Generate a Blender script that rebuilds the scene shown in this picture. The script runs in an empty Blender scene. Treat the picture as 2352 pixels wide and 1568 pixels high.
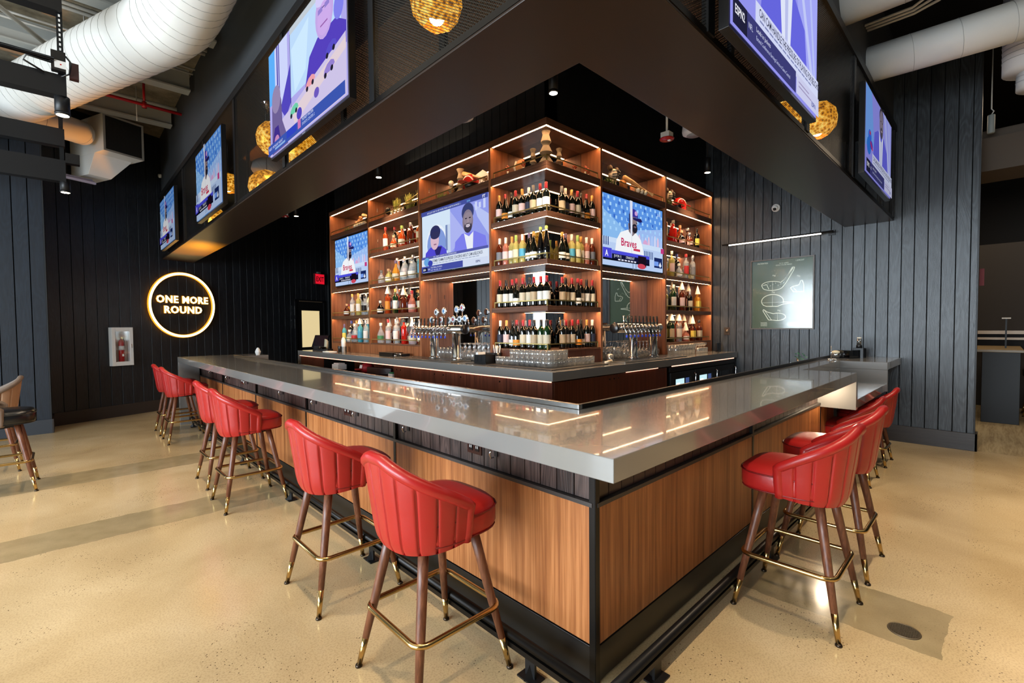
import bpy, bmesh, math, random
from mathutils import Vector, Matrix, Quaternion
random.seed(11)
COL = bpy.context.scene.collection
PI = math.pi
sin, cos = math.sin, math.cos
T = Matrix.Translation
def RZ(a): return Matrix.Rotation(a, 4, 'Z')
def RX(a): return Matrix.Rotation(a, 4, 'X')
def RY(a): return Matrix.Rotation(a, 4, 'Y')
def SC(x, y, z): return Matrix.Diagonal((x, y, z, 1))

# ---------------------------------------------------------------- key dimensions (metres)
ZC, TH = 1.07, 0.083          # bar counter top height, slab thickness
CW, LEN_L = 0.64, 8.08        # counter width, length of the left wing
XW = 6.375                    # plane of the right wall
PB = 0.274                    # recess of the wood panels from the counter edge
SO, SI, ZS = 0.083, 0.60, 2.808   # bulkhead outer / inner faces, underside height
ZM, ZT = 3.95, 5.05           # top of the mesh band, ceiling
BX, BY, ZB = 1.95, 1.97, 1.08 # back counter front edges and top
SX, SY, SD = 2.335, 2.372, 0.28   # shelf fronts and depth to the mirror

# ---------------------------------------------------------------- materials
def lin(c):
    return tuple(((v/255)/12.92 if v/255 <= .04045 else ((v/255+.055)/1.055)**2.4) for v in c[:3])
_M = {}
def nt(m): return m.node_tree.nodes, m.node_tree.links
def mat(name, c, rough=.5, metal=0., spec=.5, coat=0., bump=None, em=None):
    """plain principled material; bump=(scale, strength); em=(colour, strength)"""
    if name in _M: return _M[name]
    m = bpy.data.materials.new(name); m.use_nodes = True
    n, l = nt(m); b = n['Principled BSDF']
    b.inputs['Base Color'].default_value = (*lin(c), 1)
    b.inputs['Roughness'].default_value = rough; b.inputs['Metallic'].default_value = metal
    b.inputs['Specular IOR Level'].default_value = spec
    b.inputs['Coat Weight'].default_value = coat
    if bump:
        tc = n.new('ShaderNodeTexCoord'); no = n.new('ShaderNodeTexNoise'); bu = n.new('ShaderNodeBump')
        no.inputs['Scale'].default_value = bump[0]; no.inputs['Detail'].default_value = 4
        bu.inputs['Strength'].default_value = bump[1]; bu.inputs['Distance'].default_value = .01
        l.new(tc.outputs['Object'], no.inputs['Vector']); l.new(no.outputs['Fac'], bu.inputs['Height'])
        l.new(bu.outputs['Normal'], b.inputs['Normal'])
    if em:
        b.inputs['Emission Color'].default_value = (*lin(em[0]), 1); b.inputs['Emission Strength'].default_value = em[1]
    _M[name] = m; return m
def emis(c, s=1.0, tag='glow'):
    k = '%s_%d_%d_%d_%g' % (tag, *c[:3], s)
    if k in _M: return _M[k]
    m = bpy.data.materials.new(k); m.use_nodes = True; n, l = nt(m)
    n.remove(n['Principled BSDF']); e = n.new('ShaderNodeEmission')
    e.inputs['Color'].default_value = (*lin(c), 1); e.inputs['Strength'].default_value = s
    l.new(e.outputs[0], n['Material Output'].inputs[0]); _M[k] = m; return m
def ramp(n, pts):
    r = n.new('ShaderNodeValToRGB'); e = r.color_ramp.elements
    while len(e) > 1: e.remove(e[-1])
    e[0].position = pts[0][0]; e[0].color = (*lin(pts[0][1]), 1)
    for p, c in pts[1:]:
        x = e.new(p); x.color = (*lin(c), 1)
    return r
def wood(name, cols, grain=(26, 26, 1.1), rough=.4, bump=.05, ring=0.0, coat=0., spec=.5):
    """veneer: fine streaks running along the axis with the smallest number in grain"""
    if name in _M: return _M[name]
    m = bpy.data.materials.new(name); m.use_nodes = True; n, l = nt(m); b = n['Principled BSDF']
    tc = n.new('ShaderNodeTexCoord'); mp = n.new('ShaderNodeMapping'); mp.inputs['Scale'].default_value = grain
    l.new(tc.outputs['Object'], mp.inputs['Vector'])
    a = n.new('ShaderNodeTexNoise'); a.inputs['Scale'].default_value = 1.; a.inputs['Detail'].default_value = 6
    a.inputs['Distortion'].default_value = ring; a.inputs['Roughness'].default_value = .6
    f = n.new('ShaderNodeTexNoise'); f.inputs['Scale'].default_value = 4.; f.inputs['Detail'].default_value = 3
    l.new(mp.outputs[0], a.inputs['Vector']); l.new(mp.outputs[0], f.inputs['Vector'])
    mx = n.new('ShaderNodeMath'); mx.operation = 'MULTIPLY_ADD'; mx.inputs[1].default_value = .35
    l.new(f.outputs['Fac'], mx.inputs[0]); l.new(a.outputs['Fac'], mx.inputs[2])
    r = ramp(n, cols); l.new(mx.outputs[0], r.inputs[0]); l.new(r.outputs[0], b.inputs['Base Color'])
    bu = n.new('ShaderNodeBump'); bu.inputs['Strength'].default_value = bump; bu.inputs['Distance'].default_value = .01
    l.new(mx.outputs[0], bu.inputs['Height']); l.new(bu.outputs[0], b.inputs['Normal'])
    b.inputs['Roughness'].default_value = rough; b.inputs['Coat Weight'].default_value = coat
    b.inputs['Specular IOR Level'].default_value = spec
    _M[name] = m; return m
def planks(name, cols, pitch, rough=.45, bump=.6, vert='Z', across='Y', spec=.5):
    """stained boards: every board carries its own piece of cathedral grain"""
    if name in _M: return _M[name]
    m = bpy.data.materials.new(name); m.use_nodes = True; n, l = nt(m); b = n['Principled BSDF']
    tc = n.new('ShaderNodeTexCoord'); sp = n.new('ShaderNodeSeparateXYZ'); l.new(tc.outputs['Object'], sp.inputs[0])
    d = n.new('ShaderNodeMath'); d.operation = 'DIVIDE'; d.inputs[1].default_value = pitch; l.new(sp.outputs[across], d.inputs[0])
    fl = n.new('ShaderNodeMath'); fl.operation = 'FLOOR'; l.new(d.outputs[0], fl.inputs[0])
    wn = n.new('ShaderNodeTexWhiteNoise'); wn.noise_dimensions = '1D'; l.new(fl.outputs[0], wn.inputs['W'])
    ad = n.new('ShaderNodeMath'); ad.operation = 'MULTIPLY_ADD'; ad.inputs[1].default_value = 37.; l.new(wn.outputs['Value'], ad.inputs[0]); l.new(sp.outputs[vert], ad.inputs[2])
    cb = n.new('ShaderNodeCombineXYZ'); l.new(sp.outputs[across], cb.inputs[0]); l.new(ad.outputs[0], cb.inputs[1])
    mp = n.new('ShaderNodeMapping'); mp.inputs['Scale'].default_value = (7., 1.15, 1); l.new(cb.outputs[0], mp.inputs['Vector'])
    a = n.new('ShaderNodeTexNoise'); a.inputs['Scale'].default_value = 1.; a.inputs['Detail'].default_value = 1.2; a.inputs['Distortion'].default_value = .7
    l.new(mp.outputs[0], a.inputs['Vector'])
    ml = n.new('ShaderNodeMath'); ml.operation = 'MULTIPLY'; ml.inputs[1].default_value = 62.; l.new(a.outputs['Fac'], ml.inputs[0])
    sn = n.new('ShaderNodeMath'); sn.operation = 'SINE'; l.new(ml.outputs[0], sn.inputs[0])
    f = n.new('ShaderNodeTexNoise'); f.inputs['Scale'].default_value = 1.; f.inputs['Detail'].default_value = 5
    m2 = n.new('ShaderNodeMapping'); m2.inputs['Scale'].default_value = (170., 5., 1); l.new(cb.outputs[0], m2.inputs['Vector']); l.new(m2.outputs[0], f.inputs['Vector'])
    mx = n.new('ShaderNodeMath'); mx.operation = 'MULTIPLY_ADD'; mx.inputs[1].default_value = .11; l.new(sn.outputs[0], mx.inputs[0]); l.new(f.outputs['Fac'], mx.inputs[2])
    bo = n.new('ShaderNodeMath'); bo.operation = 'MULTIPLY_ADD'; bo.inputs[1].default_value = .25; l.new(wn.outputs['Value'], bo.inputs[0]); l.new(mx.outputs[0], bo.inputs[2])
    r = ramp(n, cols); l.new(bo.outputs[0], r.inputs[0]); l.new(r.outputs[0], b.inputs['Base Color'])
    bu = n.new('ShaderNodeBump'); bu.inputs['Strength'].default_value = bump; bu.inputs['Distance'].default_value = .003
    l.new(mx.outputs[0], bu.inputs['Height']); l.new(bu.outputs[0], b.inputs['Normal'])
    b.inputs['Roughness'].default_value = rough; b.inputs['Specular IOR Level'].default_value = spec
    _M[name] = m; return m
def glass(name, tint=(255, 255, 255), gloss=.08, edge=.75, rough=.06):
    """thin clear glass: see-through with fresnel reflection"""
    if name in _M: return _M[name]
    m = bpy.data.materials.new(name); m.use_nodes = True; n, l = nt(m); n.remove(n['Principled BSDF'])
    t = n.new('ShaderNodeBsdfTransparent'); t.inputs[0].default_value = (*lin(tint), 1)
    g = n.new('ShaderNodeBsdfGlossy'); g.inputs['Roughness'].default_value = rough
    lw = n.new('ShaderNodeLayerWeight'); lw.inputs['Blend'].default_value = .35
    mr = n.new('ShaderNodeMapRange'); mr.inputs['To Min'].default_value = gloss; mr.inputs['To Max'].default_value = edge
    l.new(lw.outputs['Facing'], mr.inputs[0])
    x = n.new('ShaderNodeMixShader'); l.new(mr.outputs[0], x.inputs[0]); l.new(t.outputs[0], x.inputs[1]); l.new(g.outputs[0], x.inputs[2])
    l.new(x.outputs[0], n['Material Output'].inputs[0]); _M[name] = m; return m
def mesh_screen(name, c, pitch=.011):
    """expanded metal: diamond holes"""
    m = bpy.data.materials.new(name); m.use_nodes = True; n, l = nt(m); b = n['Principled BSDF']
    b.inputs['Base Color'].default_value = (*lin(c), 1); b.inputs['Roughness'].default_value = .38; b.inputs['Metallic'].default_value = .7
    tc = n.new('ShaderNodeTexCoord'); sp = n.new('ShaderNodeSeparateXYZ'); l.new(tc.outputs['Object'], sp.inputs[0])
    def mth(op, a, b_=None, v=None):
        q = n.new('ShaderNodeMath'); q.operation = op; l.new(a, q.inputs[0])
        if b_ is not None: l.new(b_, q.inputs[1])
        if v is not None: q.inputs[1].default_value = v
        return q.outputs[0]
    hz = mth('ADD', sp.outputs['X'], sp.outputs['Y']); z = mth('MULTIPLY', sp.outputs['Z'], v=1.5)
    k = PI/pitch
    a = mth('ABSOLUTE', mth('SINE', mth('MULTIPLY', mth('ADD', hz, z), v=k*.5)))
    c2 = mth('ABSOLUTE', mth('SINE', mth('MULTIPLY', mth('SUBTRACT', hz, z), v=k*.5)))
    h = mth('GREATER_THAN', mth('MINIMUM', a, c2), v=.38)
    t = n.new('ShaderNodeBsdfTransparent'); x = n.new('ShaderNodeMixShader')
    l.new(h, x.inputs[0]); l.new(b.outputs[0], x.inputs[1]); l.new(t.outputs[0], x.inputs[2])
    l.new(x.outputs[0], n['Material Output'].inputs[0]); return m

# ---------------------------------------------------------------- geometry builder
class MB:
    def __init__(s): s.bm = bmesh.new(); s.mats = []
    def mi(s, m):
        if m not in s.mats: s.mats.append(m)
        return s.mats.index(m)
    def add(s, vs, fs, m, smooth=False, M=None):
        k = s.mi(m); v = [s.bm.verts.new(M @ Vector(p) if M else Vector(p)) for p in vs]
        for f in fs:
            try: q = s.bm.faces.new([v[i] for i in f])
            except ValueError: continue
            q.material_index = k; q.smooth = smooth
        return s
    def box(s, x0, y0, z0, x1, y1, z1, m, M=None):
        vs = [(x, y, z) for z in (z0, z1) for y in (y0, y1) for x in (x0, x1)]
        return s.add(vs, [(0, 2, 3, 1), (4, 5, 7, 6), (0, 1, 5, 4), (2, 6, 7, 3), (0, 4, 6, 2), (1, 3, 7, 5)], m, False, M)
    def prism(s, poly, z0, z1, m, M=None, smooth=False):
        n = len(poly); vs = [(x, y, z0) for x, y in poly] + [(x, y, z1) for x, y in poly]
        return s.add(vs, [tuple(range(n-1, -1, -1)), tuple(range(n, 2*n))] + [(i, (i+1) % n, n+(i+1) % n, n+i) for i in range(n)], m, smooth, M)
    def poly(s, pts, m, M=None): return s.add(pts, [tuple(range(len(pts)))], m, False, M)
    def lathe(s, prof, m, n=16, M=None, smooth=True, sq=None):
        vs, fs = [], []
        for r, z in prof:
            for i in range(n):
                a = 2*PI*i/n; x, y = cos(a), sin(a)
                if sq:
                    k = (abs(x)**sq+abs(y)**sq)**(-1/sq); x, y = x*k, y*k
                vs.append((r*x, r*y, z))
        for j in range(len(prof)-1):
            for i in range(n):
                a, b = j*n+i, j*n+(i+1) % n
                fs.append((a, b, b+n, a+n))
        fs.append(tuple(range(n-1, -1, -1))); k = (len(prof)-1)*n; fs.append(tuple(range(k, k+n)))
        return s.add(vs, fs, m, smooth, M)
    def tube(s, pts, r, m, n=8, closed=False, M=None, caps=True):
        P = [Vector(p) for p in pts]; N = len(P); rr = r if isinstance(r, (list, tuple)) else [r]*N
        vs, fs = [], []; up = None
        for i in range(N):
            if closed: d = (P[(i+1) % N]-P[i-1]).normalized()
            else: d = (P[min(i+1, N-1)]-P[max(i-1, 0)]).normalized()
            if up is None: up = d.orthogonal().normalized()
            up = (up-d*up.dot(d)).normalized(); w = d.cross(up)
            for k in range(n):
                a = 2*PI*k/n; vs.append(P[i]+(up*cos(a)+w*sin(a))*rr[i])
        for i in range(N if closed else N-1):
            j = (i+1) % N
            sh = 0
            if closed and j == 0:
                sh = min(range(n), key=lambda q: (vs[q]-vs[i*n]).length)
            for k in range(n):
                fs.append((i*n+k, i*n+(k+1) % n, j*n+(k+1+sh) % n, j*n+(k+sh) % n))
        if not closed and caps:
            fs.append(tuple(range(n-1, -1, -1))); fs.append(tuple(range((N-1)*n, N*n)))
        return s.add(vs, fs, m, True, M)
    def ball(s, c, r, m, M=None, n=12, sc=(1, 1, 1)):
        pr = [(r*sin(PI*i/8)+1e-4, -r*cos(PI*i/8)) for i in range(9)]
        return s.lathe(pr, m, n, (M or Matrix())@T(Vector(c))@SC(*sc))
    def text(s, body, size, m, M, sx=1., align='LEFT', off=0., ext=0., sp=1.):
        cu = bpy.data.curves.new('lettering', 'FONT'); cu.body = body; cu.size = size; cu.align_x = align; cu.resolution_u = 2
        cu.offset = off; cu.space_character = sp; cu.extrude = ext
        ob = bpy.data.objects.new('lettering', cu); me = ob.to_mesh()
        s.add([v.co[:] for v in me.vertices], [tuple(p.vertices) for p in me.polygons], m, False, M@SC(sx, 1, 1))
        ob.to_mesh_clear(); bpy.data.objects.remove(ob); bpy.data.curves.remove(cu)
        return s
    def build(s, name, parent=None, M=None, bevel=0., seg=2, sub=0):
        s.bm.normal_update(); bmesh.ops.recalc_face_normals(s.bm, faces=s.bm.faces[:]) if bevel or sub else None
        me = bpy.data.meshes.new(name); s.bm.to_mesh(me); s.bm.free()
        for m in s.mats: me.materials.append(m)
        o = bpy.data.objects.new(name, me); COL.objects.link(o)
        if parent: o.parent = parent
        if M is not None: o.matrix_local = M
        if bevel:
            b = o.modifiers.new('soft edges', 'BEVEL'); b.width = bevel; b.segments = seg; b.limit_method = 'ANGLE'; b.angle_limit = .7
        if sub:
            b = o.modifiers.new('subdivision', 'SUBSURF'); b.levels = sub; b.render_levels = sub
        return o
def tag(o, label, cat, group=None, kind=None):
    o['label'] = label; o['category'] = cat
    if group: o['group'] = group
    if kind: o['kind'] = kind
    return o
def struct(o): o['kind'] = 'structure'; return o
def thing(name, label, cat, loc=(0, 0, 0), rz=0, group=None):
    o = bpy.data.objects.new(name, None); o.empty_display_size = .1; COL.objects.link(o)
    o.location = loc; o.rotation_euler = (0, 0, rz); return tag(o, label, cat, group)
def dup(o, loc=None, rz=None, label=None, parent=None, group=None):
    c = o.copy(); COL.objects.link(c); c.parent = parent
    if parent is None:
        if loc is not None: c.location = loc
        if rz is not None: c.rotation_euler = (0, 0, rz)
        if label: c['label'] = label
        if group: c['group'] = group
    for ch in [q for q in bpy.data.objects if q.parent == o]:
        k = ch.copy(); COL.objects.link(k); k.parent = c
        for g in [q for q in bpy.data.objects if q.parent == ch]:
            d = g.copy(); COL.objects.link(d); d.parent = k
    return c

# ---------------------------------------------------------------- palette
BLK = mat('black_metal', (16, 16, 18), .45, .2)
BLKS = mat('black_steel_trim', (26, 23, 21), .35, .6)
STEEL = mat('brushed_steel', (200, 200, 198), .22, 1.)
CHROME = mat('chrome', (225, 225, 228), .08, 1.)
BRASS = mat('polished_brass', (196, 166, 110), .2, 1.)
BRASSR = mat('rail_brass', (214, 190, 120), .3, .9)
WHITE = mat('white_paint', (225, 224, 220), .5)
DUCT = mat('white_duct_paint', (214, 214, 210), .55, 0, .4, 0, (60, .05))
RUBBER = mat('black_rubber', (16, 16, 17), .6)
PLAST = mat('black_plastic', (14, 14, 16), .3)
QUARTZ = mat('grey_quartz', (122, 121, 118), .16, 0, .5, .5)
PANEL = wood('walnut_veneer_panel', [(.30, (84, 46, 22)), (.5, (136, 78, 38)), (.66, (160, 98, 52)), (.85, (184, 120, 70))], (30, 30, .7), .42, .04)
SHELF = wood('walnut_shelf', [(.3, (84, 46, 26)), (.55, (128, 74, 42)), (.85, (158, 98, 60))], (22, 22, 1.), .42, .04)
SHELFH = wood('walnut_shelf_edge', [(.3, (50, 30, 20)), (.55, (86, 54, 38)), (.85, (116, 78, 58))], (2, 2, 60), .4, .04)
BACKW = wood('dark_walnut_door', [(.3, (44, 20, 12)), (.55, (76, 36, 22)), (.85, (100, 52, 34))], (30, 30, .9), .35, .03)
DKPLK = None and planks('charcoal_boards', [(.3, (22, 24, 26)), (.6, (46, 50, 53)), (.9, (74, 80, 84))], .125, .4)
DAYBLUE = planks('daylight_blue_boards', [(.3, (20, 27, 36)), (.7, (27, 36, 47)), (.95, (34, 45, 57))], .16, .5, .15, 'Z', 'X')  # blue cast of the daylight is put into the board colour
BLACKP = planks('black_boards', [(.3, (8, 9, 10)), (.7, (16, 18, 20)), (.95, (26, 28, 30))], .14, .55, .3, 'Z', 'X', .3)
BLACKC = mat('black_ceiling_paint', (9, 9, 9), .8, 0, .2)
APRON = planks('stained_apron_boards', [(.3, (30, 22, 20)), (.6, (58, 44, 40)), (.9, (86, 68, 62))], .1, .45, .5)
SOFFIT = mat('dark_brown_soffit', (38, 26, 20), .34, 0, .5, 0, (8, .02))
DRYW = mat('dark_grey_drywall', (44, 46, 48), .6)
MIRROR = mat('dark_mirror', (205, 205, 205), .02, 1.)
LED = emis((255, 200, 146), 48., 'led')
LEDR = emis((255, 180, 150), 3., 'led')
BULB = emis((255, 236, 200), 30., 'bulb')
# ================================================================ floor
def floor_mat():
    m = bpy.data.materials.new('polished_concrete'); m.use_nodes = True; n, l = nt(m); b = n['Principled BSDF']
    tc = n.new('ShaderNodeTexCoord'); sp = n.new('ShaderNodeSeparateXYZ'); l.new(tc.outputs['Object'], sp.inputs[0])
    def noise(sc, det=5, dist=0):
        q = n.new('ShaderNodeTexNoise'); q.inputs['Scale'].default_value = sc; q.inputs['Detail'].default_value = det
        q.inputs['Distortion'].default_value = dist; l.new(tc.outputs['Object'], q.inputs['Vector']); return q.outputs['Fac']
    def mth(op, a, b_, c=None):
        q = n.new('ShaderNodeMath'); q.operation = op
        for i, v in enumerate((a, b_, c)):
            if v is None: continue
            if isinstance(v, (int, float)): q.inputs[i].default_value = v
            else: l.new(v, q.inputs[i])
        return q.outputs[0]
    X, Y = sp.outputs['X'], sp.outputs['Y']
    w = mth('MULTIPLY_ADD', noise(9, 3), .06, -.03)
    def band(a, lo, hi):
        a = mth('ADD', a, w); return mth('MULTIPLY', mth('GREATER_THAN', a, lo), mth('LESS_THAN', a, hi))
    base = ramp(n, [(.25, (170, 148, 110)), (.5, (190, 169, 130)), (.75, (206, 187, 150))]); l.new(noise(1.3, 7, .4), base.inputs[0])
    fine = ramp(n, [(.42, (120, 98, 70)), (.5, (255, 255, 255)), (.7, (255, 255, 255))]); l.new(noise(120, 2), fine.inputs[0])
    mx = n.new('ShaderNodeMix'); mx.data_type = 'RGBA'; mx.blend_type = 'MULTIPLY'; mx.inputs[0].default_value = .18
    l.new(base.outputs[0], mx.inputs[6]); l.new(fine.outputs[0], mx.inputs[7])
    # dark aggregate specks near the trench patch
    vo = n.new('ShaderNodeTexVoronoi'); vo.inputs['Scale'].default_value = 55; l.new(tc.outputs['Object'], vo.inputs['Vector'])
    sk = mth('MULTIPLY', mth('LESS_THAN', vo.outputs['Distance'], .16), mth('GREATER_THAN', noise(2.2, 2), .56))
    m2 = n.new('ShaderNodeMix'); m2.data_type = 'RGBA'; m2.inputs[7].default_value = (*lin((92, 76, 58)), 1)
    l.new(sk, m2.inputs[0]); l.new(mx.outputs[2], m2.inputs[6])
    # infilled trenches: greyer concrete
    s1 = mth('MULTIPLY', band(Y, 3.58, 4.03), mth('LESS_THAN', X, .3)); s2 = mth('MULTIPLY', band(Y, 5.36, 5.87), mth('LESS_THAN', X, .3))
    s3 = mth('MULTIPLY', band(X, 1.50, 1.98), band(Y, -.72, .25))
    st = mth('MINIMUM', mth('ADD', mth('ADD', s1, s2), s3), 1.)
    m3 = n.new('ShaderNodeMix'); m3.data_type = 'RGBA'; g = ramp(n, [(.3, (132, 118, 88)), (.7, (152, 138, 106))]); l.new(noise(6, 5), g.inputs[0])
    l.new(mth('MULTIPLY', st, .8), m3.inputs[0]); l.new(m2.outputs[2], m3.inputs[6]); l.new(g.outputs[0], m3.inputs[7])
    l.new(m3.outputs[2], b.inputs['Base Color'])
    l.new(mth('MULTIPLY_ADD', noise(3, 4), .22, .05), b.inputs['Roughness'])
    bu = n.new('ShaderNodeBump'); bu.inputs['Strength'].default_value = .03; bu.inputs['Distance'].default_value = .01
    l.new(noise(4, 3), bu.inputs['Height']); l.new(bu.outputs[0], b.inputs['Normal'])
    return m
FL = floor_mat()
b = MB(); b.box(-7, -6, -.1, XW+.03, 14, 0, FL); struct(b.build('floor'))
# room beyond the opening on the right: grey plank floor
PLF = wood('weathered_plank_floor', [(.3, (104, 88, 62)), (.55, (146, 128, 96)), (.8, (176, 160, 126))], (1.2, 14, 14), .45, .1)
b = MB(); b.box(XW+.03, -6, -.1, 14, 14, 0, PLF); struct(b.build('floor'))

# ================================================================ walls
def board_wall(name, u0, u1, z0, z1, pitch, m, M, gap=.008, t=.018):
    b = MB(); b.box(u0, 0, z0, u1, .05, z1, BLACKC)
    u = math.floor(u0/pitch)*pitch
    while u < u1:
        a, c = max(u+gap/2, u0), min(u+pitch-gap/2, u1)
        if c > a+.01: b.box(a, -t, z0, c, 0, z1, m)
        u += pitch
    return struct(b.build(name, None, M, .0015, 1))
# right wall: local x runs along world -y
MR = Matrix(((0, 1, 0, XW+.018), (1, 0, 0, 0), (0, 0, 1, 0), (0, 0, 0, 1)))
DKR = planks('charcoal_oak_boards', [(.3, (24, 27, 30)), (.6, (42, 46, 50)), (.95, (68, 75, 80))], .125, .38, .45, 'Z', 'X')
board_wall('wall_right', -.69, 9.0, 0, ZT, .125, DKR, MR)
b = MB(); b.box(XW+.0, -.695, 0, XW+.16, -.68, ZT, mat('charcoal_return', (34, 37, 40), .5)); b.box(XW+.02, -.68, 0, XW+.16, 9, ZT, BLACKC); struct(b.build('wall_right'))
DKB = wood('dark_oak_baseboard', [(.3, (34, 30, 28)), (.7, (58, 52, 49))], (2, 2, 50), .45, .1)
b = MB(); b.box(XW-.025, -.715, 0, XW, 9, .205, DKB); b.box(XW-.025, -.715, 0, XW+.19, -.695, .205, DKB); struct(b.build('baseboard_right', bevel=.002))
# slanted rear-left wall
AW = math.atan2(.505, 1.25); MW = T((-1.456, 9.35, 0))@RZ(AW)
DKL = planks('near_black_boards', [(.3, (14, 15, 18)), (.6, (22, 24, 28)), (.95, (34, 37, 42))], .16, .45, .4, 'Z', 'X')
board_wall('wall_left', 0, 11, 0, ZT, .16, DKL, MW@T((0, .018, 0)), .007)
b = MB(); b.box(0, -.02, 0, 4.5, 0, .205, mat('brown_black_baseboard', (44, 36, 32), .5, 0, .5, 0, (20, .1))); struct(b.build('baseboard_left', None, MW@T((0, 0, 0)), .002))
# projecting pier at the far left, boards with blue daylight in their colour
board_wall('wall_rear', -7, -1.456, 0, ZT, .16, DAYBLUE, T((0, 8.768, 0)), .01)
b = MB(); b.box(-1.456, 8.75, 0, -1.44, 9.4, ZT, mat('pier_side', (26, 30, 34), .6)); struct(b.build('trim_1'))
b = MB(); b.box(-7, 8.73, 0, -1.436, 8.75, .205, mat('slate_baseboard', (50, 54, 60), .5, 0, .5, 0, (20, .1))); b.box(-1.44, 8.73, 0, -1.42, 9.36, .205, mat('brown_black_baseboard', (44, 36, 32)))
struct(b.build('baseboard_rear', bevel=.002))
# window wall far left and wall behind the camera (seen only in reflections)
b = MB(); FR = mat('window_mullion', (60, 62, 64), .5)
b.box(-7.2, -6, 0, -7, 14, .35, FR); b.box(-7.2, -6, 3.6, -7, 14, ZT, FR)
for y in (-6, -3.6, -1.2, 1.2, 3.6, 6., 8.4): b.box(-7.15, y, .35, -7.03, y+.1, 3.6, FR)
b.box(-7.2, 8.4, .35, -7, 14, 3.6, FR); struct(b.build('window_1'))
b = MB(); b.box(-7, -6.2, 0, 14, -6, ZT, mat('grey_wall_paint', (70, 68, 64), .8)); struct(b.build('wall_front'))
b = MB(); b.box(-7, 14, 0, 14, 14.2, ZT, BLACKC); b.box(XW+.16, 3.2, 0, 14, 3.3, ZT, mat('lounge_wall', (36, 30, 26), .7)); struct(b.build('wall_rear'))
b = MB(); b.box(13.9, -6, 0, 14, 3.2, ZT, mat('lounge_wall', (36, 30, 26), .7)); struct(b.build('wall_right'))

# ================================================================ ceiling
CONC = bpy.data.materials.new('stained_concrete_deck'); CONC.use_nodes = True
n, l = nt(CONC); tc = n.new('ShaderNodeTexCoord'); no = n.new('ShaderNodeTexNoise'); no.inputs['Scale'].default_value = 2.2; no.inputs['Detail'].default_value = 9; no.inputs['Roughness'].default_value = .7
l.new(tc.outputs['Object'], no.inputs['Vector']); r = ramp(n, [(.3, (70, 64, 50)), (.5, (118, 108, 88)), (.7, (150, 142, 122))]); l.new(no.outputs['Fac'], r.inputs[0])
l.new(r.outputs[0], n['Principled BSDF'].inputs['Base Color']); n['Principled BSDF'].inputs['Roughness'].default_value = .9
b = MB(); b.box(-7, -6, ZT, SO+.04, 14, ZT+.2, CONC); struct(b.build('ceiling'))
b = MB(); b.box(SO+.04, -6, ZT, 14, 14, ZT+.2, BLACKC); struct(b.build('ceiling'))
GREYB = mat('primed_grey_beam', (150, 152, 148), .6)
b = MB()
for y in (5.4, 6.9, 8.4): b.box(-4, y, ZT-.28, SO-.02, y+.03, ZT, GREYB); b.box(-4, y-.07, ZT-.3, SO-.02, y+.1, ZT-.28, GREYB)
tag(b.build('ceiling_joist'), 'grey painted steel joists crossing under the concrete deck above the white duct', 'beam')
b = MB(); b.tube([(-3.2, 5.45, ZT-.3), (-1.9, 6.9, ZT-.05)], .025, GREYB); b.tube([(-2.4, 5.45, ZT-.05), (-1.2, 6.9, ZT-.3)], .025, GREYB)
tag(b.build('roof_brace'), 'thin grey diagonal steel brace between joists at top left', 'brace')

# ================================================================ hanging bulkhead (ring over the bar)
DL = 9.75; b = MB(); WX = XW-.006
MESH = mesh_screen('expanded_metal_mesh', (48, 46, 42))
def ell(o, i, z0, z1, m, b):  # L-shaped slab: outer offset o, inner offset i
    yl = 9.36+(o+1.456)*.404; yi = 9.36+(i+1.456)*.404
    b.prism([(o, o), (WX, o), (WX, i), (i, i), (i, yi-.04), (o, yl-.04)], z0, z1, m)
root = thing('bulkhead', 'dark hanging bulkhead ring with mesh band and brown underside above the bar', 'bulkhead')
b = MB(); ell(SO, SI, ZS, ZS+.03, SOFFIT, b); b.build('soffit_board', root, None, .003)
b = MB(); ell(SO-.004, SO+.02, ZS+.012, ZS+.045, BLKS, b); ell(SI-.02, SI+.004, ZS+.012, ZS+.045, BLKS, b); b.build('bottom_frame', root)
b = MB(); ell(SO-.02, SI+.02, ZM-.035, ZM+.04, BLK, b); b.build('top_frame', root)
b = MB()
for o in (SO, SI):
    ye = 9.36+(o+1.456)*.404-.05
    b.poly([(o, o, ZS+.03), (o, ye, ZS+.03), (o, ye, ZM-.03), (o, o, ZM-.03)], MESH)
    b.poly([(o, o, ZS+.03), (WX, o, ZS+.03), (WX, o, ZM-.03), (o, o, ZM-.03)], MESH)
b.build('mesh_panel', root)
for y in (.12, 1.73, 3.26, 4.76, 6.25, 7.68, 9.2):
    b = MB(); b.box(SO-.012, y-.03, ZS+.03, SO+.02, y+.03, ZM-.03, BLK); b.box(SI-.02, y-.03, ZS+.03, SI+.012, y+.03, ZM-.03, BLK); b.build('post', root)
for x in (.9, 2.47, 3.95, 5.5, 6.3):
    b = MB(); b.box(x-.035, SO-.012, ZS+.03, x+.035, SO+.02, ZM-.03, BLK); b.box(x-.03, SI-.02, ZS+.03, x+.03, SI+.012, ZM-.03, BLK); b.build('post', root)
b = MB(); ell(SO+.02, SI-.02, ZM+.04, ZT-.002, DRYW, b); b.build('upper_fascia', root)

# ================================================================ core wall behind the shelves
b = MB(); c = SX+.12; d = SY+.12
b.box(SX+SD+.03, SY+SD+.03, 0, XW-.03, 7.8, ZT-.01, BLACKC)
b.box(c, d, 3.66, SX+SD+.03, 7.78, ZT-.01, BLACKP); b.box(c, d, 3.66, XW-.02, SY+SD+.03, ZT-.01, BLACKP)
y = d
while y < 7.7: b.box(c-.012, y+.004, 3.66, c, min(y+.136, 7.78), ZT-.01, BLACKP); y += .14
struct(b.build('wall_rear'))
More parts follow.
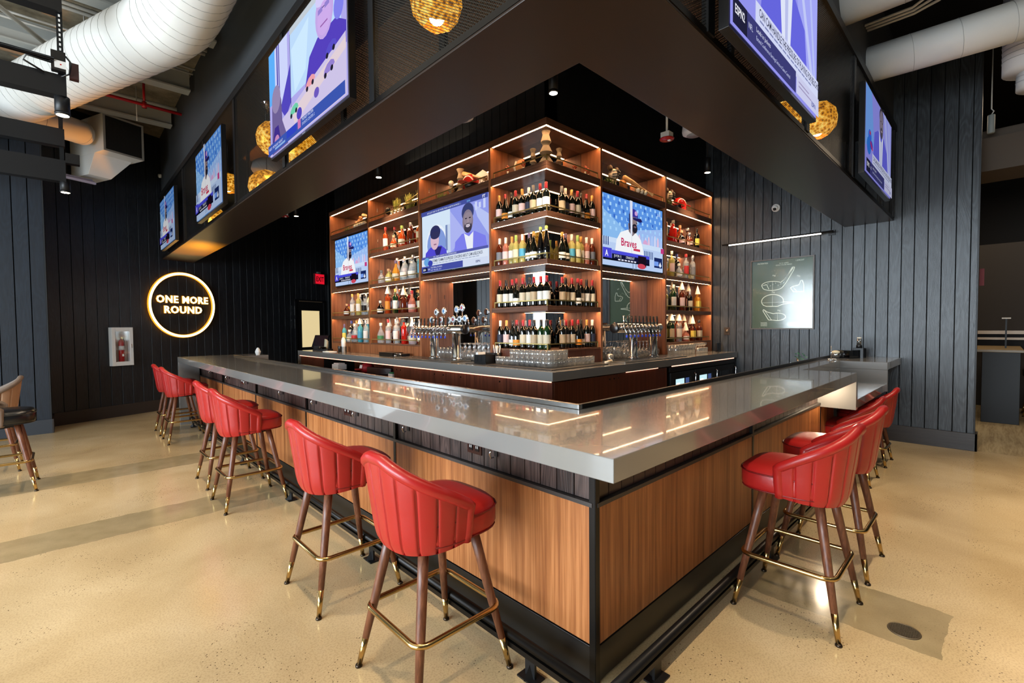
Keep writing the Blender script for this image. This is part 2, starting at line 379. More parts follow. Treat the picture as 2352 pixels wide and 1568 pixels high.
# ================================================================ bar front
# grey stone worktop in one L with a lowered section on the right wing
XN0, XN1 = 3.78, 5.30           # lowered (accessible) section of the right wing
top = thing('bar_worktop', 'thick grey quartz L-shaped bar worktop with waterfall end wrapping the front corner', 'countertop')
b = MB()
LFAR = 1.15
b.prism([(0, 0), (XN0, 0), (XN0, .42), (XN1, .42), (XN1, -.02), (XW-.03, -.02), (XW-.03, CW+.02), (CW, CW+.02), (CW, LEN_L-.6), (LFAR, LEN_L-.6), (LFAR, LEN_L), (0, LEN_L)], ZC-TH, ZC, QUARTZ)
b.build('slab', top, None, .003)
b = MB(); b.box(0, LEN_L-.08, .0, CW, LEN_L, ZC-TH-.001, QUARTZ); b.build('waterfall_end', top, None, .003)
b = MB(); b.box(XN0, 0.0, .735, XN0+.06, .40, ZC-TH-.001, QUARTZ); b.box(XN0, 0, ZC-TH, XN0+.012, .42, ZC-.002, QUARTZ); b.build('drop_panel', top, None, .002)
b = MB(); b.box(XN0+.062, 0, .745, XN1+.03, .44, .825, QUARTZ); b.build('lowered_shelf', top, None, .003)
b = MB(); b.box(XN1, -.02, .745, XN1+.05, .44, ZC-TH-.001, QUARTZ); b.box(XN0+.062, .42, .83, XN1, .45, ZC-TH-.001, QUARTZ); b.build('upstand', top, None, .002)
b = MB(); e = .022
b.box(CW-.005, CW+.0, ZC+.001, CW+e, LEN_L-.62, ZC+.026, STEEL); b.build('edge_trim', top, None, .002)['label'] = 'brushed steel inner edge strip'
b = MB(); b.box(CW+e+.001, CW-.001, ZC+.001, XW-.04, CW+e, ZC+.026, BLKS); b.build('edge_trim', top, None, .002)['label'] = 'dark bronze inner edge strip'

base = thing('bar_cabinetry', 'walnut panelled bar front with black steel frames under the grey worktop', 'bar')
b = MB(); b.box(PB+.03, PB+.03, 0.0, CW-.02, LEN_L-.09, ZC-TH-.004, BLACKC); b.box(CW-.02, PB+.03, 0, XN0, CW-.02, ZC-TH-.004, BLACKC)
b.box(XN0, .46, 0, XW-.04, CW-.02, ZC-TH-.004, BLACKC); b.build('carcass', base)
def bay_run(axis, cuts):
    for i in range(len(cuts)-1):
        a, c = cuts[i]+.014, cuts[i+1]-.014
        for nm, mt, d0, z0, z1 in (('wood_panel', PANEL, 0, .168, .752), ('kick_panel', mat('black_kick_plate', (20, 18, 17), .35), 0, .012, .160)):
            b = MB()
            if axis == 'y': b.box(PB, a, z0, PB+.028, c, z1, mt)
            else: b.box(a, PB, z0, c, PB+.028, z1, mt)
            b.build(nm, base, None, .0015)
        b = MB(); u = a
        while u < c-.02:
            w = min(u+.094, c)
            if axis == 'y': b.box(PB+.018, u, .775, PB+.03, w, ZC-TH-.005, APRON)
            else: b.box(u, PB+.018, .775, w, PB+.03, ZC-TH-.005, APRON)
            u += .1
        b.build('apron_boards', base)
        b = MB()
        if axis == 'y': b.box(PB-.006, a-.014, .754, PB+.03, c+.014, .772, DKB)
        else: b.box(a-.014, PB-.006, .754, c+.014, PB+.03, .772, DKB)
        b.build('cap_rail', base)
    for c in cuts:
        b = MB()
        if axis == 'y': b.box(PB-.003, c-.013, .0, PB+.03, c+.013, ZC-TH-.004, BLKS)
        else: b.box(c-.013, PB-.003, .0, c+.013, PB+.03, ZC-TH-.004, BLKS)
        b.build('frame_post', base)
bay_run('y', [PB+.012, 1.885, 3.45, 4.97, 6.51, 7.98])
bay_run('x', [PB+.012, 2.06, 3.80])
b = MB(); b.box(XN0+.05, .445, .0, XW-.04, .459, .74, mat('black_kick_plate', (20, 18, 17))); b.box(3.815, PB, .168, 4.3, PB+.02, .73, PANEL); b.build('recess_panel', base)
# outlets and coat hooks under the overhang
def outlet(y, M=None):
    r = thing('power_outlet', '', 'outlet', (PB+.018, y, .862)); b = MB(); b.box(-.008, -.058, -.036, 0, .058, .036, mat('dark_brown_plate', (52, 26, 20), .3)); b.build('cover_plate', r, None, .002)
    for s in (-1, 1):
        b = MB(); b.box(-.011, s*.026-.016, -.018, -.008, s*.026+.016, .018, PLAST); b.box(-.0125, s*.026-.008, -.004, -.011, s*.026-.004, .01, WHITE); b.box(-.0125, s*.026+.004, -.004, -.011, s*.026+.008, .01, WHITE); b.build('socket', r)
    return r
for y, w in ((1.07, 'nearest the front corner of the bar'), (2.62, 'above the second stool from the corner'), (5.55, 'left of the middle pair of red stools')):
    outlet(y)['label'] = 'dark brown double power outlet on the apron, ' + w
def hook(y):
    r = thing('coat_hook', '', 'hook', (PB+.016, y, .865)); r['group'] = 'coat hooks under the bar overhang'
    b = MB(); b.tube([(0, 0, .02), (-.03, 0, .024), (-.045, 0, 0), (-.035, 0, -.022), (-.018, 0, -.022)], .0045, CHROME, 6); b.build('hook_arm', r)
    b = MB(); b.box(-.004, -.012, -.02, 0, .012, .035, BLK); b.build('plate', r); return r
for i, (y, w) in enumerate(((.90, 'closest to the front corner'), (1.74, 'just right of the first frame post'), (2.45, 'second panel, right half'), (3.25, 'second panel, left half'), (4.1, 'third panel'), (5.35, 'fourth panel'), (6.2, 'fifth post from the corner'), (7.2, 'farthest, near the waterfall end'))):
    hook(y)['label'] = 'small chrome coat hook on the left apron, ' + w
# foot rail: two black tubes on T feet
rail = thing('foot_rail', 'black steel foot rail running along both sides of the bar near the floor', 'foot rail')
def railpath(o, z): return [(o, 7.9, z), (o, o+.001, z), (3.7, o, z)]
b = MB(); b.tube([(.12, 7.9, .135), (.12, .12, .135)], .021, BLKS, 12); b.ball((.12, .12, .135), .0215, BLKS); b.tube([(.12, .12, .135), (3.7, .12, .135)], .021, BLKS, 12); b.build('tube', rail)
b = MB(); b.box(.10, .10, .088, .14, 7.9, .112, BLKS); b.box(.14, .10, .088, 3.7, .14, .112, BLKS); b.build('flat_bar', rail)
def foot(x, y, r):
    b = MB(); b.prism([(-.028, -.006), (.028, -.006), (.028, .006), (-.028, .006)], .004, .09, BLK); b.box(-.05, -.035, 0, .05, .035, .007, BLK)
    b.add([(-.02, .006, .007), (.02, .006, .007), (0, .006, .06), (0, .045, .007)], [(0, 1, 2), (0, 3, 1), (0, 2, 3), (1, 3, 2)], BLK)
    b.build('support_foot', rail, T((x, y, 0))@RZ(r))
for y in (.50, 1.93, 3.42, 4.95, 6.5, 7.7): foot(.12, y, PI/2)
for x in (.50, 1.95, 3.4): foot(x, .12, 0)

# ================================================================ back counter
YB1 = 8.44; XB1 = XW-.03
bc = thing('back_counter', 'grey quartz L-shaped back counter carrying glasses and beer taps', 'countertop')
b = MB(); b.prism([(BX, BY), (XB1, BY), (XB1, SY+SD), (SX+SD, SY+SD), (SX+SD, YB1), (BX, YB1)], ZB-.088, ZB, QUARTZ); b.build('slab', bc, None, .002)
b = MB(); b.box(BX, YB1-.06, 0, SX+SD, YB1, ZB-.089, QUARTZ); b.build('waterfall_end', bc)
b = MB(); b.box(BX+.012, BY+.03, ZB-.1, BX+.02, YB1-.07, ZB-.0885, LEDR); b.build('led_strip', bc)['label'] = 'pinkish glowing strip under the slab'
b = MB(); b.box(4.25, BY+.012, ZB-.1, XB1-.1, BY+.02, ZB-.0885, LEDR); b.box(3.2, BY+.012, ZB-.096, 3.9, BY+.018, ZB-.0885, LEDR); b.build('led_strip', bc)['label'] = 'pinkish glowing strip under the slab'
cab = thing('under_counter_cabinet', 'dark walnut cabinets with small locks under the back counter', 'cabinet')
zt = ZB-.101
b = MB(); b.box(BX+.05, BY+.05, 0, SX+SD, 4.9, zt, BLACKC); b.box(BX+.6, 4.9, 0, SX+SD, 7.3, zt, BACKW); b.box(BX+.05, 7.3, 0, SX+SD, YB1-.07, zt, BLACKC); b.box(SX+SD, BY+.05, 0, 4.15, SY+SD, zt, BLACKC)
b.box(BX+.05, 4.9, .3, BX+.6, 7.3, .33, BACKW); b.build('carcass', cab)
def door(y0, y1, lk, nm='door'):
    b = MB(); b.box(BX+.025, y0+.003, .1, BX+.048, y1-.003, zt, BACKW); d = b.build(nm, cab, None, .0015)
    for y in lk:
        b = MB(); b.lathe([(.009, 0), (.009, .006), (.004, .008)], mat('keyhole_brass', (40, 26, 16), .4, .8), 10, T((BX+.025, y, zt-.045))@RY(-PI/2)); b.build('lock', d)
ys = [BY+.025, 2.62, 3.28, 3.62, 4.25, 4.88]
for i in range(5): door(ys[i], ys[i+1], ([], [2.72], [3.38], [3.72, 3.9], [4.7, 4.8])[i] if i else [])
door(7.32, 8.36, [7.7])
b = MB(); b.box(BX+.05, BY+.025, .1, 4.14, BY+.048, zt, BACKW)
d = b.build('door', cab, None, .0015)
for x in (2.9, 2.98, 3.06):
    b = MB(); b.lathe([(.009, 0), (.009, .006), (.004, .008)], mat('keyhole_brass', (40, 26, 16)), 10, T((x, BY+.025, zt-.045))@RX(PI/2)); b.build('lock', d)
# three-door bottle fridge on the right wing
fr = thing('bottle_fridge', 'black under-counter bottle fridge with lit glass doors on the right', 'fridge', (4.2, BY+.02, 0))
b = MB(); b.box(0, .04, .0, 2.1, .6, zt-.01, BLK); b.box(0, 0, zt-.07, 2.1, .04, zt-.01, BLKS); b.build('body', fr, None, .003)
for i in range(3):
    x = .03+i*.69; b = MB(); b.box(x, 0, .12, x+.67, .035, zt-.08, BLK); d = b.build('door', fr, None, .003)
    b = MB(); b.box(x+.1, -.002, .2, x+.57, 0, zt-.16, mat('fridge_glass_dark', (20, 24, 30), .08)); b.build('glass_pane', d)
    if i < 2:
        b = MB(); b.box(x+.13, -.004, .25, x+.36, -.002, zt-.17, emis((196, 232, 240), 1.1)); b.box(x+.15, -.0045, .25, x+.24, -.004, zt-.22, emis((235, 250, 250), 1.5)); b.box(x+.4, -.004, .25, x+.5, -.002, zt-.17, emis((70, 90, 140), .8)); b.build('lit_shelf', d)
    b = MB(); b.tube([(x+.62, -.01, zt-.12), (x+.62, -.04, zt-.13), (x+.62, -.04, zt-.34), (x+.62, -.01, zt-.35)], .009, CHROME); b.build('handle', d)
# things in the open recess on the left
RED = mat('red_cap_cloth', (150, 22, 30), .6)
b = MB(); b.ball((0, 0, 0), .11, RED, None, 14, (1, 1, .75)); b.prism([(-.09, -.05), (-.09, .05), (-.19, .045), (-.19, -.045)], -.02, -.005, RED); o = b.build('baseball_hat', None, T((BX+.22, 6.05, .87))); tag(o, 'red cap with white front among things in the open cabinet under the back counter', 'cap')
b = MB(); b.poly([(-.111, -.045, .0), (-.111, .045, 0), (-.098, .04, .05), (-.098, -.04, .05)], WHITE); b.build('front_panel', o)
cap = o
b = MB()
for i in range(6): b.tube([(0, .0, .02*i), (.06, -.62, .05+.012*i)], .022, mat('dark_leather_strap', (38, 18, 18), .4))
tag(b.build('umbrella_bundle', None, T((BX+.16, 5.9, .78))), 'dark bundle of folded umbrellas lying in the open cabinet recess', 'umbrella', None, 'stuff')
b = MB(); b.box(-.08, -.12, 0, .08, .12, .09, WHITE); b.prism([(-.06, -.1), (.06, -.1), (.06, .1), (-.06, .1)], .09, .11, WHITE); tag(b.build('napkin_box', None, T((BX+.14, 6.9, .80)), .01), 'white box on the left of the open recess under the back counter', 'box')
b = MB(); b.box(-.06, -.06, 0, .06, .06, .11, WHITE); b.box(-.05, -.05, .11, .05, .05, .13, mat('green_lid', (30, 110, 70), .5)); tag(b.build('carton', None, T((BX+.14, 5.08, .74)), .006), 'small white carton with green top at the right of the open recess', 'carton')
b = MB(); b.box(BX+.02, 4.95, .70, BX+.35, 7.25, .735, BACKW); b.build('recess_shelf', cab)

# ================================================================ display shelving
sh = thing('display_shelving', 'tall walnut L-shaped back-bar shelving with glowing shelf edges and mirrored backs', 'shelving')
ZL = [3.572, 3.21, 2.70, 2.205, 1.72, 1.255]      # shelf tops (top rail first)
TKS = [.06, .08, .055, .05, .05, .02]
YV = [3.257, 4.756, 6.263, 7.757]; XV = [3.287, 4.818, XW-.045]
b = MB(); b.prism([(SX-.004, SY-.004), (XW-.03, SY-.004), (XW-.03, SY+SD+.02), (SX+SD+.02, SY+SD+.02), (SX+SD+.02, YV[3]+.02), (SX-.004, YV[3]+.02)], ZL[0], 3.64, SHELFH); b.build('top_board', sh, None, .002)
b = MB(); b.box(SX+SD, SY+SD, ZB, SX+SD+.015, YV[3], ZL[0], MIRROR); b.box(SX+SD+.015, SY+SD, ZB, XW-.04, SY+SD+.015, ZL[0], MIRROR); b.build('mirror_back', sh)
def vert(y=None, x=None, z0=ZB+.001):
    b = MB(); t = .018
    if y is not None: b.box(SX-.003, y-t, z0, SX+SD-.001, y+t, ZL[0]-.001, SHELF)
    else: b.box(x-t, SY-.003, z0, x+t, SY+SD-.001, ZL[0]-.001, SHELF)
    b.build('upright', sh, None, .0015)
for y in YV: vert(y=y)
for x in XV: vert(x=x)
def led(axis, a, c, z):   # glowing strip recessed behind a small lip under the front edge
    b = MB(); q = MB()
    if axis == 'y': b.box(SX+.008, a, z-.0012, SX+.032, c, z-.0005, LED); q.box(SX, a-.02, z-.0045, SX+.006, c+.02, z-.0002, SHELFH)
    else: b.box(a, SY+.008, z-.0012, c, SY+.032, z-.0005, LED); q.box(a-.02, SY, z-.0045, c+.02, SY+.006, z-.0002, SHELFH)
    b.build('led_strip', sh); q.build('edge_lip', sh)
def rail_y(y0, y1, z, posts=()):
    b = MB(); b.box(SX+.012, y0, z+.055, SX+.02, y1, z+.067, BRASSR)
    for y in (y0+.004, y1-.004) + tuple(posts): b.box(SX+.012, y-.004, z, SX+.02, y+.004, z+.056, BRASSR)
    b.build('gallery_rail', sh)
def rail_x(x0, x1, z, posts=()):
    b = MB(); b.box(x0, SY+.012, z+.055, x1, SY+.02, z+.067, BRASSR)
    for x in (x0+.004, x1-.004) + tuple(posts): b.box(x-.004, SY+.012, z, x+.004, SY+.02, z+.056, BRASSR)
    b.build('gallery_rail', sh)
g = .02
# corner bay
for i in range(1, 6):
    z, t = ZL[i], TKS[i]
    b = MB(); b.prism([(SX, SY), (XV[0]-g, SY), (XV[0]-g, SY+SD-.001), (SX+SD-.001, SY+SD-.001), (SX+SD-.001, YV[0]-g), (SX, YV[0]-g)], z-t, z, SHELFH); b.build('shelf', sh, None, .002)
    if i < 5: led('y', SY+.01, YV[0]-.03, z-t); led('x', SX+.034, XV[0]-.03, z-t)
    rail_y(SY+.012, YV[0]-.05, z); rail_x(SX+.02, XV[0]-.05, z)
led('y', SY+.01, YV[0]-.03, ZL[0]); led('x', SX+.034, XV[0]-.03, ZL[0])
b = MB(); b.prism([(SX-.002, SY-.002), (XV[0], SY-.002), (XV[0], SY+.02), (SX+.02, SY+.02), (SX+.02, YV[0]), (SX-.002, YV[0])], ZB+.001, ZL[5]-.021, BACKW); b.build('plinth', sh)
# left and right straight bays
def bay(axis, a, c, kind):
    a += g; c -= g
    lv = {'full': (1, 2, 3, 4, 5), 'tvtap': (1, 3), 'tv': (1, 3, 4, 5)}[kind]
    for i in lv:
        z, t = ZL[i], TKS[i]
        b = MB()
        if axis == 'y': b.box(SX, a, z-t, SX+SD-.001, c, z, SHELFH)
        else: b.box(a, SY, z-t, c, SY+SD-.001, z, SHELFH)
        b.build('shelf', sh, None, .002)
        if i < 5 and not (i == 1 and kind != 'full'):
            led(axis, a+.012, c-.012, z-t)
        if not (i == 3 and kind != 'full'):
            if axis == 'y': rail_y(a+.04, c-.01, z, ((a+c)/2,))
            else: rail_x(a+.01, c-.04, z, ((a+c)/2,))
    led(axis, a+.012, c-.012, ZL[0])
    if kind != 'tvtap':
        b = MB()
        if axis == 'y': b.box(SX, a, ZB+.001, SX+.02, c, ZL[5]-.021, SHELF)
        else: b.box(a, SY, ZB+.001, c, SY+.02, ZL[5]-.021, SHELF)
        b.build('plinth', sh)
    if kind != 'full':   # board behind the television
        b = MB()
        if axis == 'y': b.box(SX+.10, a, ZL[3]+.001, SX+.12, c, ZL[1]-.081, BACKW)
        else: b.box(a, SY+.10, ZL[3]+.001, c, SY+.12, ZL[1]-.081, BACKW)
        b.build('tv_backboard', sh)
bay('y', YV[0], YV[1], 'tvtap'); bay('y', YV[1], YV[2], 'full'); bay('y', YV[2], YV[3], 'tv')
bay('x', XV[0], XV[1], 'tvtap'); bay('x', XV[1], XV[2], 'full')
# ================================================================ televisions
class Canvas:
    """flat picture on a screen: u to the viewer's right 0..1, v downward 0..1"""
    def __init__(s, w, h, gain=1.): s.w, s.h, s.g, s.b, s.k = w, h, gain, MB(), 0
    def p(s, u, v): return ((u-.5)*s.w, -.0005*s.k, (1-v)*s.h)
    def c(s, col): return emis(col, s.g, 'screen')
    def poly(s, pts, col): s.k += 1; s.b.poly([s.p(*q) for q in pts], s.c(col)); return s
    def rect(s, u0, v0, u1, v1, col): return s.poly([(u0, v0), (u1, v0), (u1, v1), (u0, v1)], col)
    def ell(s, cu, cv, ru, rv, col, n=18, a0=0., a1=2*PI):
        k = n if a1-a0 >= 2*PI-.01 else n+1
        return s.poly([(cu+ru*cos(a0+(a1-a0)*i/n), cv+rv*sin(a0+(a1-a0)*i/n)) for i in range(k)], col)
    def many(s, lst, col):
        s.k += 1; m = s.c(col)
        for u0, v0, u1, v1 in lst: s.b.poly([s.p(u0, v0), s.p(u1, v0), s.p(u1, v1), s.p(u0, v1)], m)
        return s
    def txt(s, t, u, v, size, col, sx=1., off=0.):
        s.k += 1; x, y, z = s.p(u, v)
        s.b.text(t, size*s.h, s.c(col), T((x, y, z))@RX(PI/2), sx, 'LEFT', off*size*s.h); return s
def pic_baseball(w, h, gain):
    c = Canvas(w, h, gain); R = random.Random(4)
    c.rect(0, 0, 1, 1, (92, 150, 232)); c.poly([(0, .2), (.35, .45), (.35, 1), (0, 1)], (140, 190, 242)); c.poly([(.5, .42), (1, .3), (1, 1), (.5, 1)], (158, 190, 244))
    c.many([(x+.03*(j % 2), y, x+.03*(j % 2)+.026, y+.045) for j, y in enumerate([.02+.085*q for q in range(6)]) for x in [.0+.085*i for i in range(12)]], (168, 214, 255))
    c.many([(x, y, x+.03, y+.05) for x, y in [(.03+.07*i, .06+.1*i % .3) for i in range(13)]], (60, 112, 206))
    for i in range(8): c.ell(.58+.055*i, .58+.03*sin(i), .02, .12, ((226, 196, 226), (176, 202, 250), (206, 216, 250))[i % 3])
    c.ell(.68, .62, .045, .09, (220, 170, 214)); c.rect(0, .6, 1, .67, (206, 226, 252)); c.rect(0, .67, 1, 1, (188, 210, 246))
    c.many([(.02+.03*i, .6, .034+.03*i, .72) for i in range(3)]+[(.66+.028*i, .7, .672+.028*i, .82) for i in range(6)], (40, 66, 130))
    c.poly([(.18, .84), (.21, .62), (.27, .5), (.38, .44), (.5, .44), (.6, .55), (.64, .7), (.67, .9), (.18, .9)], (246, 248, 252))
    c.poly([(.39, .34), (.51, .34), (.51, .46), (.46, .52), (.40, .46)], (128, 112, 116)); c.ell(.475, .31, .06, .11, (142, 124, 128)); c.ell(.495, .4, .045, .07, (34, 32, 44)); c.ell(.5, .375, .022, .014, (120, 92, 100))
    c.ell(.475, .23, .073, .12, (58, 50, 150), 16, PI, 2*PI); c.poly([(.40, .2), (.42, .2), (.425, .42), (.405, .42)], (30, 30, 70)); c.poly([(.46, .24), (.6, .23), (.62, .27), (.58, .29), (.47, .27)], (34, 30, 90)); c.ell(.515, .17, .025, .035, (206, 160, 216))
    c.many([(.515, .305, .535, .318)], (30, 26, 34))
    c.poly([(.41, .0), (.455, .0), (.452, .5), (.425, .5)], (222, 226, 244))
    c.txt('Braves', .27, .69, .16, (200, 44, 96), 1.0, .02); c.rect(.47, .7, .58, .735, (210, 60, 90)); c.rect(.44, .5, .446, .86, (206, 210, 226))
    c.ell(.62, .82, .05, .04, (250, 250, 252)); c.rect(.57, .83, .67, .85, (200, 50, 80))
    c.rect(0, .76, .13, .90, (74, 72, 214)); c.txt('A', .035, .875, .12, (248, 248, 255), .9, .02); c.rect(.13, .78, .74, .83, (78, 80, 222)); c.rect(0, .83, .0001, .84, (9, 9, 9))
    c.rect(.13, .83, .74, .93, (20, 22, 56)); c.rect(0, .9, .74, .93, (12, 14, 34)); c.rect(.54, .8, .68, .96, (26, 16, 30)); c.ell(.6, .955, .07, .04, (206, 70, 90))
    c.txt('[0 FOR 1]', .16, .875, .05, (240, 244, 255), .9); c.txt('STRIKEOUT', .34, .875, .05, (240, 244, 255), .9)
    c.many([(.22+.05*i, .895, .255+.05*i, .915) for i in range(6)], (230, 232, 250)); c.many([(.45, .93, .457, 1), (.5, .93, .507, 1)], (40, 50, 90))
    c.rect(.82, .78, .97, .94, (24, 40, 96)); c.rect(.82, .84, .9, .91, (120, 160, 240)); c.poly([(.93, .84), (.955, .9), (.93, .93), (.905, .9)], (230, 236, 250)); c.rect(.94, .62, 1, .7, (196, 60, 130)); c.txt('LIVE', .87, .12, .06, (214, 232, 255))
    return c.b
def pic_panel(w, h, gain):
    c = Canvas(w, h, gain)
    c.rect(0, 0, 1, 1, (206, 226, 250)); c.rect(.46, 0, 1, .78, (150, 160, 240)); c.poly([(.46, .1), (.7, .5), (.46, .75)], (176, 184, 246)); c.poly([(.8, .1), (1, .3), (1, .6), (.85, .3)], (188, 200, 250))
    c.many([(.82, .08, .85, .2), (.87, .1, .9, .18), (.93, .06, .96, .2)], (206, 216, 252))
    c.rect(.0, .07, .46, .78, (216, 234, 252)); c.ell(.24, .55, .17, .3, (236, 244, 255)); c.ell(.24, .57, .155, .27, (132, 158, 222)); c.rect(.39, .3, .42, .7, (120, 140, 190)); c.rect(.42, .3, .46, .78, (200, 216, 240))
    c.poly([(.04, .86), (.06, .68), (.14, .6), (.32, .6), (.4, .68), (.42, .86)], (84, 76, 214)); c.poly([(.2, .6), (.26, .85), (.33, .62)], (44, 40, 110)); c.ell(.215, .5, .07, .15, (222, 186, 204)); c.ell(.225, .37, .085, .11, (48, 50, 96)); c.ell(.225, .42, .075, .06, (52, 52, 92)); c.rect(.2, .555, .245, .575, (150, 110, 140))
    c.poly([(.52, .8), (.54, .6), (.64, .5), (.82, .5), (.96, .6), (.99, .8)], (128, 130, 240)); c.poly([(.67, .5), (.72, .8), (.79, .8), (.8, .5), (.74, .56)], (240, 244, 252))
    c.ell(.725, .2, .085, .14, (58, 66, 116)); c.ell(.725, .33, .075, .17, (136, 124, 142)); c.ell(.728, .42, .055, .085, (64, 60, 78)); c.ell(.728, .4, .03, .022, (214, 200, 216)); c.ell(.73, .3, .06, .1, (150, 136, 150)); c.many([(.69, .28, .715, .295), (.745, .28, .77, .295)], (30, 28, 40)); c.rect(.722, .3, .742, .35, (166, 148, 158)); c.rect(.705, .365, .755, .376, (58, 52, 66)); c.rect(.712, .378, .748, .392, (228, 220, 230))
    c.rect(0, 0, 1, .07, (70, 82, 160)); c.txt('ADD JUST ONE TO GET MORE THAN A DEPTH IN PROD?  | ', .1, .052, .036, (230, 238, 255), .95); c.txt('ESPN', .72, .052, .036, (120, 200, 255)); c.txt('FT', .93, .06, .06, (250, 250, 255), 1, .02)
    c.rect(0, .78, 1, .96, (224, 234, 250)); c.rect(.0, .745, 1, .785, (86, 92, 170)); c.txt('NFL TEAM COMMITS TO TURNAROUND', .2, .776, .034, (230, 236, 255)); c.txt('FORMER TEAMMATE EXPRESSES CONCERNS ABOUT CAM & BELICHICK', .185, .85, .064, (56, 60, 84), .62, .012)
    c.many([(.19+.05*i, .868, .232+.05*i, .878) for i in range(14)]+[(.7, .9, .84, .906), (.7, .93, .86, .937)], (150, 160, 190))
    c.ell(.09, .83, .05, .07, (110, 170, 226)); c.ell(.15, .86, .04, .05, (60, 70, 180)); c.rect(0, .9, .66, 1, (70, 80, 166)); c.rect(.02, .925, .1, .985, (12, 14, 40)); c.txt('ESPN', .028, .972, .045, (240, 244, 255), .8, .02); c.txt('NFL', .11, .97, .04, (236, 240, 255)); c.txt('FOOTBALL IN PARIS', .16, .945, .035, (226, 232, 255)); c.txt('6:40  MLB SEA  SF 0', .16, .985, .035, (206, 214, 250)); c.rect(.66, .9, 1, 1, (214, 224, 246)); c.txt('ESPN', .84, .965, .045, (50, 54, 110), 1, .02)
    return c.b
def pic_suit(w, h, gain):
    c = Canvas(w, h, gain)
    c.rect(0, 0, 1, 1, (150, 150, 242)); c.poly([(0, 0), (.2, 0), (.3, .6), (0, .7)], (120, 170, 246)); c.poly([(.62, 0), (1, 0), (1, .75), (.8, .75)], (166, 170, 250)); c.poly([(.68, 0), (.72, 0), (.95, .75), (.9, .75)], (196, 204, 252)); c.poly([(.85, 0), (.88, 0), (.98, .75), (.95, .75)], (186, 196, 252))
    c.poly([(.26, .75), (.3, .42), (.42, .34), (.66, .34), (.8, .46), (.84, .75)], (104, 104, 226)); c.poly([(.46, .3), (.5, .75), (.6, .75), (.63, .3), (.55, .45)], (228, 234, 254)); c.poly([(.53, .42), (.57, .42), (.565, .75), (.535, .75)], (190, 196, 240))
    c.ell(.545, .12, .08, .12, (60, 56, 70)); c.ell(.545, .2, .075, .17, (134, 124, 142)); c.ell(.55, .31, .05, .07, (84, 78, 92)); c.ell(.55, .29, .022, .012, (190, 170, 186)); c.many([(.5, .17, .525, .183), (.565, .17, .59, .183)], (36, 32, 44)); c.rect(.54, .19, .556, .24, (152, 138, 150))
    c.ell(.12, .56, .055, .08, (60, 110, 230)); c.ell(.09, .68, .07, .1, (50, 120, 220)); c.ell(.17, .64, .05, .05, (70, 70, 200)); c.rect(.1, .5, .14, .54, (200, 60, 90)); c.poly([(.14, .6), (.22, .68), (.2, .7), (.13, .63)], (210, 50, 80))
    c.rect(.2, .72, 1, .88, (214, 220, 250)); c.txt("CAN CAM HANDLE THE PRESSURE OF PLAYING FOR BELICHICK?", .235, .79, .072, (40, 42, 70), .66, .012); c.many([(.24+.05*i, .808, .282+.05*i, .82) for i in range(13)], (130, 138, 186))
    c.rect(0, .85, .66, 1, (62, 62, 120)); c.rect(.0, .85, .12, 1, (34, 34, 60)); c.txt('ESPN2', .015, .935, .07, (246, 246, 255), .75, .02); c.txt('NFL', .13, .935, .05, (220, 224, 250), .8); c.txt('Leads in Jackets', .2, .905, .04, (226, 230, 252)); c.txt('Extend Conference Earnings Series vs Game Central', .2, .955, .036, (206, 212, 250), .85)
    c.rect(.66, .86, 1, 1, (206, 208, 240)); c.many([(.69, .9, .84, .91), (.69, .93, .88, .94)], (160, 150, 190)); c.txt('ESPN', .88, .97, .05, (60, 70, 150), 1, .02); c.txt('NFL', .62, .075, .05, (200, 220, 255))
    return c.b
